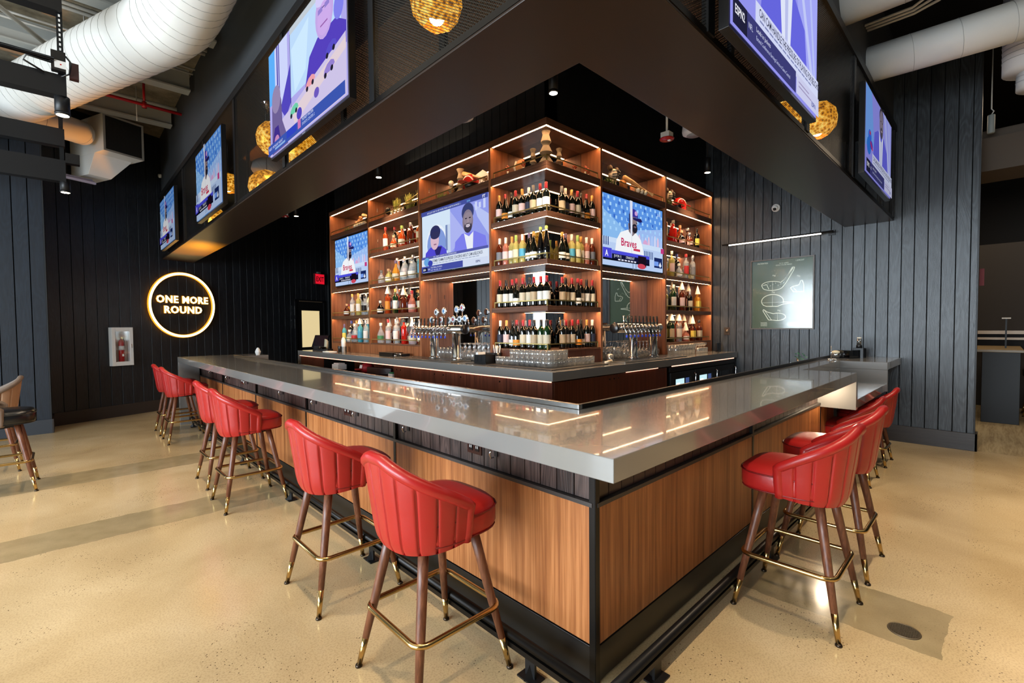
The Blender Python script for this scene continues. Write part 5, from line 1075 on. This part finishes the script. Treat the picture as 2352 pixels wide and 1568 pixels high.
# exit sign and lit door
r = thing('exit_sign', 'small red glowing EXIT sign above the far dark doorway', 'sign'); r.matrix_world = MW@T((5.34, -.05, 2.63)); b = MB(); b.box(-.155, -.03, 0, .155, .03, .27, mat('exit_box', (90, 14, 20), .5)); b.box(-.04, -.02, .27, .04, .05, .32, mat('grey_plate', (90, 90, 88), .6)); b.build('housing', r)
b = MB(); b.box(-.145, -.032, .01, .145, -.0305, .26, emis((226, 24, 46), 1.0)); b.text('EXIT', .17, mat('exit_lettering', (110, 10, 20), .5), T((-.125, -.033, .075))@RX(PI/2), .72, 'LEFT', .004); b.build('face', r)
b = MB(); b.box(4.6, -.03, 0, 4.66, 0, 2.22, BLK); b.box(5.5, -.03, 0, 5.56, 0, 2.22, BLK); b.box(4.6, -.03, 2.16, 5.56, 0, 2.22, BLK); b.box(4.66, -.015, 0, 5.5, 0, 2.16, mat('door_black', (12, 12, 12), .5)); d = struct(b.build('door_1', None, MW))
b = MB(); b.box(4.80, -.02, 1.03, 5.355, -.0155, 1.945, emis((236, 214, 160), .92)); b.build('window_pane', d); b = MB(); b.box(4.72, -.04, 2.165, 5.44, -.031, 2.185, mat('pale_brass', (190, 160, 130), .3, .8)); b.box(4.57, -.045, 1.82, 4.59, -.031, 2.05, STEEL); b.box(4.57, -.045, 1.50, 4.59, -.031, 1.73, STEEL); b.build('hardware', d)
b = MB(); 
for u in (5.66, 5.74): b.box(u, -.05, 0, u+.03, 0, ZT-.01, mat('conduit_black', (34, 36, 38), .4))
struct(b.build('trim_2', None, MW))

# ================================================================ lamps
GOLD = bpy.data.materials.new('hammered_gold_glass'); GOLD.use_nodes = True; n, l = nt(GOLD); bb = n['Principled BSDF']
tc = n.new('ShaderNodeTexCoord'); vo = n.new('ShaderNodeTexVoronoi'); vo.inputs['Scale'].default_value = 38; no = n.new('ShaderNodeTexNoise'); no.inputs['Scale'].default_value = 6; l.new(tc.outputs['Object'], vo.inputs[0]); l.new(tc.outputs['Object'], no.inputs[0])
mu = n.new('ShaderNodeMath'); mu.operation = 'MULTIPLY'; l.new(vo.outputs['Distance'], mu.inputs[0]); l.new(no.outputs['Fac'], mu.inputs[1])
rr = ramp(n, [(.08, (90, 44, 4)), (.26, (214, 140, 24)), (.5, (255, 214, 110))]); l.new(mu.outputs[0], rr.inputs[0]); l.new(rr.outputs[0], bb.inputs['Emission Color']); bb.inputs['Emission Strength'].default_value = 1.5
bb.inputs['Base Color'].default_value = (*lin((200, 140, 50)), 1); bb.inputs['Metallic'].default_value = 1; bb.inputs['Roughness'].default_value = .25
PENDS = []
def pendant(loc, rad, label):
    r = thing('pendant_lamp', label, 'pendant lamp', loc, random.random(), 'faceted gold pendant lamps inside the bulkhead')
    b = MB(); bm2 = bmesh.new(); bmesh.ops.create_icosphere(bm2, subdivisions=2, radius=rad)
    vs = [(v.co.x*(1+.04*sin(v.index*5)), v.co.y, v.co.z*1.06) for v in bm2.verts]; fs = [tuple(v.index for v in f.verts) for f in bm2.faces if f.calc_center_median().z > -rad*.82]; bm2.free()
    b.add(vs, fs, GOLD); b.build('shade', r)
    b = MB(); b.ball((0, 0, -rad*.55), rad*.3, BULB); b.build('bulb', r)
    b = MB(); b.tube([(0, 0, rad), (0, 0, ZT-loc[2]-.01)], .004, BLK, 5); b.build('cord', r); PENDS.append(loc); return r
for (x, y, z), rad, w in (((.34, 1.44, 3.40), .155, 'nearest and largest one at the top of the picture'), ((.30, 3.50, 3.10), .16, 'showing just below the large left television'), ((.34, 4.36, 3.46), .17, 'cut by the left edge of the large television'), ((.38, 4.74, 3.05), .19, 'below the round ceiling speaker'), ((.34, 6.2, 3.42), .13, 'just right of the middle left television'), ((.34, 6.95, 3.08), .15, 'just below the middle left television'),
    ((2.98, .35, 3.16), .14, 'half hidden under the large right television'), ((3.85, .34, 3.40), .165, 'beside the lower corner of the large right television')): pendant((x, y, z), rad, 'faceted gold pendant lamp '+w)
b = MB(); b.lathe([(.001, 0), (.07, .11), (.07, .115)], glass('amber_glass', (255, 200, 120), .2, .8), 4); b.tube([(0, 0, .115), (0, 0, 1.2)], .003, BLK, 4); tag(b.build('glass_pendant', None, T((.34, 4.55, 3.78))), 'tiny pyramid glass pendant beside the top left of the large television', 'pendant lamp')
def can(loc, label, rad=.045, h=.2, top=ZT, tilt=0):
    r = thing('cylinder_spotlight', label, 'spotlight', loc, 0, 'black cylinder spotlights'); b = MB(); b.lathe([(rad, .004), (rad, h), (rad*.9, h+.005)], BLK, 20); b.lathe([(rad+.002, 0), (rad+.002, .02)], BLK, 20); b.build('housing', r)
    b = MB(); b.tube([(0, 0, h), (0, 0, top-loc[2]-.005)], .008, BLK, 6); b.build('stem', r); b = MB(); b.lathe([(rad*.85, -.003), (rad*.8, -.0045)], BULB, 18); b.build('lens', r)
    return r
SPOTS = [((2.11, 2.08, 3.70), 'black hanging spotlight with bright face straight above the corner shelving'), ((2.105, 5.45, 3.70), 'black hanging spotlight above the left screen bay'), ((2.07, 8.70, 3.70), 'black hanging spotlight far left near the red ceiling strobe'), ((5.48, 2.08, 3.70), 'black hanging spotlight above the far right bay')]
for p, w in SPOTS: can(p, w)
# ceiling devices
def strobe(loc, w):
    r = thing('ceiling_strobe', 'round red ceiling strobe with white base '+w, 'alarm', loc, 0, 'red ceiling strobes'); b = MB(); b.lathe([(.075, 0), (.08, .012), (.07, .02)], EX, 24); b.build('disc', r); b = MB(); b.box(-.05, -.05, .02, .05, .05, .08, WHITE); b.build('base', r); b = MB(); b.tube([(0, 0, .08), (0, 0, ZT-loc[2]-.01)], .012, WHITE, 8); b.build('stem', r); b = MB(); b.ball((.02, -.02, -.004), .022, WHITE, None, 10, (1, 1, .5)); b.build('lens', r)
strobe((3.68, 1.76, 3.59), 'hanging right of the corner shelving'); strobe((1.80, 8.55, 3.62), 'far left of the back counter')
def speaker(loc, rad, w):
    r = thing('ceiling_speaker', 'white round hanging speaker '+w, 'speaker', loc, 0, 'white round hanging speakers'); b = MB(); b.lathe([(rad*.6, 0), (rad*.95, .02), (rad, .05), (rad*.9, .16), (rad*.5, .22)], WHITE, 28); b.build('shell', r); b = MB(); b.lathe([(rad*.62, -.004), (rad*.6, .0)], mat('speaker_grille', (150, 148, 146), .7), 24); b.build('grille', r); b = MB(); b.tube([(0, 0, .2), (0, 0, ZT-loc[2]-.01)], .006, WHITE, 6); b.build('stem', r)
speaker((1.68, 2.98, 3.62), .16, 'peeking below the left bulkhead'); speaker((1.05, 6.9, 3.86), .24, 'seen through the left mesh'); speaker((4.05, 1.62, 3.7), .13, 'peeking below the right bulkhead, behind the red strobe')
b = MB(); b.box(0, 0, 0, .03, .55, .04, WHITE); [b.box(-.004, .03+.06*i, .0, .034, .055+.06*i, .012, BLK) for i in range(8)]; tag(b.build('strut_channel', None, T((3.45, 1.48, 3.92))@RZ(-.9)), 'white slotted strut channel beside the red strobe', 'channel')
b = MB(); [b.box(.036*i, 0, 0, .036*i+.028, .22, .012, mat('tan_grille', (112, 92, 76), .5)) for i in range(5)]; b.box(.20, 0, 0, .225, .2, .012, mat('tan_grille', (112, 92, 76), .5)); tag(b.build('ceiling_grille', None, T((1.55, 1.12, 3.55))), 'small tan slatted grille in the dark between the bulkhead arms', 'grille')

# tan boxed ceiling structure inside the ring, seen through the mesh
b = MB(); TNB = mat('tan_ceiling_box', (120, 96, 74), .7)
b.box(.9, 1.3, 4.55, 1.9, 8.6, 4.98, TNB)
for i in range(9): b.box(1.9, 1.6+.8*i, 4.7, 3.0, 1.75+.8*i, 4.95, TNB)
b.box(2.9, .85, 4.5, 6.2, 1.5, 4.9, TNB); tag(b.build('ceiling_coffer'), 'tan boxed ceiling structure glimpsed through the mesh above the bar', 'ceiling box')
# ================================================================ services under the left ceiling
def duct(pts, rad, label, ridge=.13, name='spiral_duct', n=28, m=DUCT):
    P = [Vector(p) for p in pts]; b = MB(); b.tube(P, rad, m, n); RG = mat('duct_seam', (170, 170, 166), .6)
    for a, c in zip(P, P[1:]):
        L = (c-a).length; d = (c-a).normalized(); u = d.orthogonal().normalized(); w = d.cross(u); k = ridge
        while k < L-.05:
            q = a+d*k; b.tube([q+(u*cos(2*PI*i/n)+w*sin(2*PI*i/n))*(rad+.0005)+d*(.03*cos(2*PI*i/n)) for i in range(n)], .0028, RG, 4, True); k += ridge
    return tag(b.build(name), label, 'duct')
duct([(-2.06, 8.66, 4.40), (-1.53, 7.43, 4.40), (-.62, 5.05, 4.40), (-.52, 4.78, 4.40), (-.44, 4.45, 4.40), (-.42, 4.1, 4.40), (-.42, 1.2, 4.40)], .30, 'large white spiral duct elbowing toward the camera at top left')
duct([(-1.9, 7.9, 4.25), (-1.6, 8.1, 4.34), (-1.15, 8.5, 4.42), (-.99, 8.72, 4.46)], .17, 'smaller white duct feeding the air box at left', .2, 'branch_duct')
r = thing('air_box', 'white rectangular air return box with dark grille near the left ceiling', 'air box'); r.matrix_world = MW@T((.34, -1.0, 4.225))
b = MB(); b.box(0, 0, 0, .54, .96, .555, DUCT); b.add([(0, .25, 0), (.50, .25, 0), (.50, .95, 0), (0, .95, 0), (0, .45, -.30), (.30, .45, -.30), (.30, .95, -.30), (0, .95, -.30)], [(0, 1, 2, 3), (4, 7, 6, 5), (0, 4, 5, 1), (1, 5, 6, 2), (2, 6, 7, 3), (3, 7, 4, 0)], DUCT); b.build('casing', r, None, .004)
b = MB(); b.box(.028, -.006, .028, .512, .001, .527, mat('grille_dark', (34, 32, 28), .6)); [b.box(.03, -.009, .04+.02*i, .51, -.006, .045+.02*i, BLK) for i in range(24)]; b.build('grille', r)
b = MB(); [b.box(*q, mat('box_flange', (150, 148, 142), .5)) for q in ((0, -.012, 0, .54, 0, .026), (0, -.012, .529, .54, 0, .555), (0, -.012, .026, .026, 0, .529), (.514, -.012, .026, .54, 0, .529))]; b.build('flange', r)
CON = mat('white_conduit', (190, 188, 182), .5)
b = MB(); b.tube([(-1.8, 7.62, 4.72), (SO-.005, 7.62, 4.70)], .022, EX, 10); b.tube([(-.36, 7.62, 4.70), (-.36, 7.62, ZT-.01)], .016, EX, 8); b.tube([(-.36, 7.62, 4.66), (-.36, 7.62, 4.74)], .03, EX, 10); b.tube([(-1.1, 7.62, 4.715), (-1.0, 7.62, 4.715)], .03, EX, 10); tag(b.build('sprinkler_pipe'), 'red sprinkler pipe with riser under the left ceiling', 'pipe')
for i, (y, z, rad) in enumerate(((4.6, 4.93, .022), (5.9, 4.9, .022), (6.0, 4.9, .022), (6.6, 4.95, .014), (6.75, 4.95, .014), (7.0, 4.88, .026), (7.12, 4.88, .026), (8.0, 4.9, .03))):
    b = MB(); b.tube([(-3.4, y, z), (SO-.005, y, z)], rad, CON, 8); tag(b.build('ceiling_conduit'), 'white conduit crossing to the bulkhead top, '+ORD[i]+' one counted from the camera', 'conduit', 'white ceiling conduits')
for i, (x, y, z0) in enumerate(((-1.02, 6.2, 4.62), (-.42, 7.9, 4.55), (-.66, 8.8, 4.78), (-1.3, 7.4, 4.6), (-1.85, 8.3, 4.5))):
    b = MB(); b.tube([(x, y, z0), (x, y, ZT-.005)], .007, CON, 6); tag(b.build('hanger_rod'), 'thin white hanger rod near the left ducts, '+ORD[i]+' of the rods', 'rod', 'white hanger rods')
b = MB(); [b.box(-.3, .05*i, .03*i, .12, .05*i+.035, .03*i+.03, mat('lilac_rail', (176, 168, 186), .5)) for i in range(3)]; tag(b.build('cable_tray', None, MW@T((.34, -.5, 3.80))), 'pale cable rails below the air box against the dark wall', 'cable tray')
b = MB(); b.tube([(0, 0, 0), (.22, 0, .06)], .035, CON, 10); b.tube([(.2, 0, .05), (.26, 0, .075)], .05, CON, 10); tag(b.build('wall_nozzle', None, MW@T((1.62, -.06, 4.33))), 'pale short pipe nozzle on the black wall near the bulkhead end', 'pipe')
# black lighting frame with two cylinder spots and cable boxes
SLT = mat('slotted_channel_black', (24, 26, 28), .5, .5)
r = thing('lighting_frame', 'black suspended lighting frame of beams and slotted channel at top left', 'lighting frame'); X0 = -1.235
b = MB(); b.box(X0-.02, 4.70, 3.66, X0+.02, 4.74, ZT-.01, SLT)
for k in range(10): b.box(X0-.006, 4.697, 3.80+.04*k, X0+.006, 4.70, 3.82+.04*k, WHITE)
b.build('slotted_post', r)
b = MB(); b.box(X0-.02, 7.20, 3.36, X0+.02, 7.24, ZT-.01, SLT); b.build('slotted_post', r)
b = MB(); b.box(-5., 4.66, 3.49, X0+.03, 4.78, 3.66, BLK); b.build('beam', r)
b = MB(); b.box(-5, 7.16, 3.34, X0+.03, 7.28, 3.60, BLK); b.build('beam', r)
b = MB(); b.box(-5., 7.16, 3.77, X0+.03, 7.28, 3.98, BLK); b.build('beam', r)
b = MB(); b.box(-5., 4.66, 4.19, X0+.02, 4.78, 4.42, BLK); b.build('beam', r)
b = MB(); b.box(X0-.06, 4.60, 3.67, X0+.03, 4.66, 3.83, PLAST); b.box(X0-.04, 4.595, 3.69, X0+.03, 4.60, 3.75, WHITE); b.box(X0-.006, 4.5945, 3.715, X0+.004, 4.5951, 3.725, EX); b.build('driver_box', r)
b = MB(); b.box(X0+.05, 4.62, 3.64, X0+.11, 4.68, 3.77, mat('maroon_box', (52, 22, 20), .5)); b.build('driver_box', r)
b = MB(); b.box(X0+.03, 7.1, 3.56, X0+.16, 7.2, 3.68, PLAST); b.build('driver_box', r)
b = MB(); b.tube([(X0-.05, 4.6, 3.72), (X0-.2, 4.6, 3.73), (X0-.22, 4.62, 3.69), (X0-.1, 4.64, 3.64)], .008, PLAST, 6); b.tube([(X0+.03, 4.6, 3.8), (X0+.06, 4.58, 3.75), (X0+.05, 4.6, 3.66), (X0, 4.62, 3.63)], .007, PLAST, 6); b.tube([(-5, 4.6, 3.76), (X0-.04, 4.6, 3.75)], .02, PLAST, 8); b.build('cable', r)
CANS = [((X0, 4.72, 3.345), 'black cylinder spotlight hanging from the upper beam at top left'), ((X0+.02, 7.22, 3.22), 'black cylinder spotlight hanging from the lower beam at left')]
for p, w in CANS: can(p, w, .05, .15, p[2]+.17)
# ducts on the right
duct([(3.62, .115, 4.24), (3.62, -2.6, 4.24)], .17, 'upper white duct entering from the right behind the bulkhead', .4)
duct([(4.75, .115, 4.15), (4.85, -1.15, 4.15)], .17, 'lower white duct crossing at top right', .34)
duct([(5.55, -1.08, 5.0), (5.55, -1.08, 3.95)], .24, 'vertical white spiral duct at the top right corner', .05); duct([(5.65, -1.12, 3.96), (5.65, -1.12, 3.80)], .18, 'short white duct stub under the vertical duct at top right', .05, 'duct_stub')
for i in range(3):
    b = MB(); x = 4.5+.06*i; b.tube([(x, -.38-.05*i, ZT-.01), (x, -.38-.05*i, 4.56), (x, -.34-.05*i, 4.48), (x, -.26, 4.44), (x, .10, 4.44)], .013, CON, 8); tag(b.build('bent_conduit'), 'bent white conduit between the two right ducts, '+ORD[i]+' from the left', 'conduit', 'bent conduits at top right')

# ================================================================ drain, condiments at the wall end
r = thing('floor_drain', 'round dark floor drain grate in the concrete patch at lower right', 'drain', (1.64, -.57, .001)); b = MB(); DR = mat('drain_metal', (104, 92, 74), .5, .7)
b.tube([(.062*cos(2*PI*i/28), .062*sin(2*PI*i/28), .001) for i in range(28)], .004, DR, 6, True); b.lathe([(.06, -.0005), (.06, .0006)], mat('drain_shadow', (46, 38, 30), .8), 28)
for i in range(-6, 7):
    q = math.sqrt(max(0, .06**2-(.009*i)**2)); b.box(.009*i-.0014, -q, .0008, .009*i+.0014, q, .003, DR); b.box(-q, .009*i-.0014, .0008, q, .009*i+.0014, .003, DR)
b.build('grate', r)
zc2 = ZC+.0008
r = thing('condiment_caddy', 'clear and black caddy with small jars on the high counter end by the wall', 'caddy', (5.95, .42, zc2), -.35); b = MB(); b.box(-.17, -.07, 0, .17, .07, .008, PLAST); b.box(.14, -.07, .008, .17, .07, .12, PLAST); b.box(-.17, -.07, .008, -.164, .07, .10, glass('smoked', (120, 120, 124), .1, .5)); b.box(-.164, -.07, .008, .14, -.066, .10, glass('smoked', (120, 120, 124))); b.build('tray', r)
b = MB(); b.lathe([(.022, .009), (.026, .075), (.028, .078), (.028, .088)], mat('cream_cup', (226, 208, 170), .5), 14, T((-.06, 0, 0))); b.build('cream_cup', r); b = MB(); b.lathe([(.018, .009), (.018, .06), (.01, .08)], GL, 12, T((.04, .0, 0))); b.lathe([(.018, .009), (.018, .06), (.01, .08)], GL, 12, T((.085, .01, 0))); b.build('shaker', r)
r = thing('pepper_grinder', 'clear jar with black base and pale lid on top of the condiment caddy', 'jar', (6.02, .36, zc2+.125)); b = MB(); b.lathe([(.032, 0), (.032, .03), (.03, .035)], PLAST, 16); b.build('base', r); b = MB(); b.lathe([(.027, .035), (.027, .12)], GL, 14); b.lathe([(.02, .035), (.02, .09)], PLAST, 12); b.build('glass_body', r); b = MB(); b.lathe([(.024, .12), (.022, .135)], CREAM, 14); b.build('lid', r)
b = MB(); b.box(.0, -.05, 0, .1, .05, .124, BLK, T((5.97, .36, zc2))); tag(b.build('napkin_dispenser'), 'black napkin dispenser behind the caddy on the high counter', 'dispenser')
r = thing('olive_bowl', 'round glass bowl with pale top on the high counter end', 'bowl', (5.78, .56, zc2)); b = MB(); b.lathe([(.03, 0), (.05, .02), (.052, .05), (.046, .065)], GL, 18); b.lathe([(.028, .002), (.045, .02), (.044, .03)], PLAST, 16); b.build('bowl_body', r); b = MB(); b.ball((0, 0, .075), .045, mat('cream_cup', (226, 208, 170)), None, 14, (1, 1, .5)); b.build('cover', r)
r = thing('straw_holder', 'thin metal stand with ring base on the ledge beside the notch', 'stand', (5.35, .52, zc2)); b = MB(); b.tube([(0, 0, 0), (0, 0, .17)], .004, CHROME, 6); b.tube([(.04*cos(i*PI/8), .04*sin(i*PI/8), .005) for i in range(16)], .004, CHROME, 6, True); b.build('rod', r)
b = MB(); b.box(-.06, -.04, 0, .06, .04, .003, WHITE); tag(b.build('napkin', None, T((5.55, .55, zc2))@RZ(.3)), 'white paper napkin on the ledge beside the glass bowl', 'napkin')
# small things at the far left end of the bar and behind the right wing
b = MB(); b.lathe([(.03, 0), (.045, .05), (.03, .09), (.012, .12)], WHITE, 8, None, False); tag(b.build('folded_towel', None, T((1.03, 7.62, ZC+.0008))), 'white folded towel standing on the far end of the bar', 'towel')
r = thing('tap_faucet', 'small chrome sink faucet rising behind the right wing near the wall', 'faucet', (4.9, .74, .80)); b = MB(); b.tube([(0, 0, -.2), (0, 0, .27), (.05, .03, .30), (.12, .05, .27)], .012, CHROME, 8); b.build('spout', r)
r = thing('mint_bundle', 'green herb leaves showing over the inner edge of the right wing', 'herbs', (5.35, .85, 1.0)); b = MB(); R = random.Random(8); LF = mat('herb_green', (70, 130, 90), .6)
for i in range(40): a = R.random()*6.28; p = Vector((R.uniform(-.12, .12), R.uniform(-.05, .05), R.random()*.13)); b.poly([p, p+Vector((.02*cos(a), .02*sin(a), .01)), p+Vector((.03*cos(a+.4), .03*sin(a+.4), .02)), p+Vector((.012*cos(a+.9), .012*sin(a+.9), .015))], LF)
o = b.build('leaves', r); o['kind'] = 'stuff'; b = MB(); b.box(-.14, -.07, -.04, .14, .07, .03, STEEL); b.build('pan', r); b = MB(); b.box(-.16, -.08, -1.0, .16, .08, -.04, BLKS); b.build('stand', r)

# ================================================================ lounge seen through the opening on the right
r = thing('high_table', 'black box-sided high table with layered top in the room beyond the right wall', 'table', (9.0, -.80, 0)); b = MB(); b.box(-.25, -.30, .0, .25, .10, 1.06, mat('black_table_panel', (9, 9, 10), .5)); b.build('side_panel', r, None, .004); b = MB(); b.box(-.28, -.33, 1.06, 1.4, .30, 1.10, mat('tan_table_top', (132, 112, 78), .35)); b.build('table_top', r, None, .004)
b = MB(); b.box(10.6, -2.6, 1.30, 10.7, 3.1, 1.36, mat('pale_ledge', (168, 146, 112), .3)); b.box(10.6, -2.6, 1.20, 10.72, 3.1, 1.24, mat('pale_ledge', (168, 146, 112))); tag(b.build('wall_ledge'), 'thin pale ledge across the dark wall of the far right room', 'ledge')
b = MB(); b.box(10.72, -3, 0, 10.8, 3.19, 2.9, mat('lounge_wall', (36, 30, 26))); struct(b.build('wall_right'))
for i, (x, y) in enumerate(((9.25, -1.42), (9.95, -1.40))):
    s = dup(S2, (x, y, 0), PI/2, 'dark bar stool '+('nearer' if i == 0 else 'farther')+' one beside the high table in the far right room', None, 'stools in the far right room')
b = MB(); BR = mat('brown_beam', (74, 62, 50), .7); b.box(6.9, -6, 3.35, 7.6, 3.1, 3.75, BR); b.box(7.0, -6, 3.75, 7.2, 3.1, 3.85, BR); b.box(7.3, -6, 3.8, 7.5, 3.1, 3.95, BR); tag(b.build('ceiling_beam'), 'brown boxed beam under the ceiling of the far right room', 'beam')
r = thing('emergency_light', 'small grey cylinder light hanging beside the edge of the right wall', 'lamp', (6.62, -.765, 3.72)); b = MB(); b.lathe([(.03, 0), (.032, .01), (.032, .2), (.03, .21)], mat('grey_cylinder', (130, 136, 134), .5), 16); b.build('housing', r); b = MB(); b.tube([(0, 0, .21), (.0, -.02, .25), (0, 0, .28), (0, 0, ZT-3.73)], .006, CON, 6); b.build('cable', r)
b = MB(); b.box(XW+.17, -.74, 1.94, XW+.19, -.70, 2.14, mat('dark_red_plate', (90, 12, 16), .7)); tag(b.build('pull_station'), 'narrow red alarm plate on the wall edge at the right', 'alarm')
b = MB(); b.box(9.4, -1.0, 1.56, 9.44, -.9, 1.58, WHITE); b.box(9.4, -.96, 1.10, 9.44, -.94, 1.56, BLK); tag(b.build('table_sign'), 'thin pale strip sign standing on the high table in the far room', 'sign')
# ================================================================ camera
CAMR = Matrix(((0.721004, 0.028401, -0.692348), (-0.69288, 0.017473, -0.720841), (-0.008375, 0.999444, 0.032277))).to_4x4()
cam = bpy.data.cameras.new('camera'); cam.sensor_width = 36; cam.lens = 16.417; cam.clip_start = .05; cam.clip_end = 100
co = bpy.data.objects.new('camera', cam); COL.objects.link(co); co.matrix_world = T((-1.2846, -.8632, 1.506))@CAMR
bpy.context.scene.camera = co

# ================================================================ light
def light(name, kind, loc, e, col, rot=(0, 0, 0), **k):
    L = bpy.data.lights.new(name, kind); L.energy = e; L.color = col
    for a, v in k.items(): setattr(L, a, v)
    o = bpy.data.objects.new(name, L); COL.objects.link(o); o.location = loc; o.rotation_euler = rot; return o
def aim(o, p):
    o.rotation_euler = (Vector(p)-o.location).to_track_quat('-Z', 'Y').to_euler(); return o
WARM = (1, .74, .46); DAY = (.78, .9, 1.)
# daylight through the window wall on the far left
light('window_daylight', 'AREA', (-6.95, 1.6, 1.9), 1200, DAY, (0, -PI/2, 0), shape='RECTANGLE', size=2.4, size_y=7.2)
light('doorway_daylight', 'AREA', (-3.85, 8.6, 1.75), 60, DAY, (PI/2, 0, PI), shape='RECTANGLE', size=.78, size_y=3.3)
# track spots above the stools on both sides and further out over the aisles
WARM = (1, .78, .54)
for y in (-.6, .85, 1.9, 3.7, 4.6, 6.1, 7.4): light('aisle_spot', 'SPOT', (-.62, y, 3.6), 130, WARM, spot_size=1.1, spot_blend=.8, shadow_soft_size=.04)
for x in (-2.4, -4.2):
    for y in (.2, 2.6, 5.0, 7.2): light('aisle_spot', 'SPOT', (x, y, 3.6), 210, WARM, spot_size=1.1, spot_blend=.8, shadow_soft_size=.06)
for x in (.2, 1.55, 2.7, 4.2, 5.4): light('aisle_spot', 'SPOT', (x, -.6, 3.6), 150, WARM, spot_size=1.1, spot_blend=.8, shadow_soft_size=.04)
for x in (-.4, 1.3, 3.0, 4.8): light('aisle_spot', 'SPOT', (x, -2.3, 3.6), 330, WARM, spot_size=1.15, spot_blend=.8, shadow_soft_size=.06)
for p in PENDS: light('pendant_glow', 'POINT', (p[0], p[1], p[2]-.1), 7, (1, .72, .34), shadow_soft_size=.04)
light('coffer_fill', 'AREA', (2.6, 4.5, 3.9), 14, WARM, (PI, 0, 0), size=1.5)  # added upward fill with no fixture, brightens the tan ceiling boxes
for k, (p, w) in enumerate(SPOTS): light('bar_spot', 'SPOT', (p[0], p[1], p[2]-.02), 260 if k == 0 else 120, WARM, spot_size=1.5, spot_blend=.6, shadow_soft_size=.04)
# added amber spot without a fixture, tints the far underside of the bulkhead
aim(light('amber_fill', 'SPOT', (.55, 9.0, 1.75), 600, (1, .33, .0), spot_size=1.2, spot_blend=.9, shadow_soft_size=.05), (.36, 8.5, 2.81))
# wash on the right board wall
aim(light('wall_wash', 'SPOT', (3.6, -1.6, 2.9), 110, (.84, .92, 1.), spot_size=.9, spot_blend=.9, shadow_soft_size=.2), (6.37, .2, 1.5))
light('lounge_light', 'AREA', (8.6, -.6, 4.4), 90, WARM, size=2.5)
light('counter_glow', 'POINT', (3.62, .2, .93), 9., WARM, shadow_soft_size=.03)
w = bpy.data.worlds.new('world'); bpy.context.scene.world = w; w.use_nodes = True
w.node_tree.nodes['Background'].inputs[0].default_value = (.02, .02, .02, 1); w.node_tree.nodes['Background'].inputs[1].default_value = 1.
# bounce from the bright room above the aisles
light('ceiling_bounce', 'AREA', (-3.2, 2.5, 4.9), 60, (1, .9, .76), shape='RECTANGLE', size=4., size_y=9)
light('ceiling_bounce', 'AREA', (3.0, -3.2, 4.9), 35, (1, .9, .76), shape='RECTANGLE', size=7., size_y=3)
vs = bpy.context.scene.view_settings
vs.view_transform = 'Standard'; vs.look = 'None'; vs.exposure = 0.; vs.gamma = 1.; vs.use_curve_mapping = False
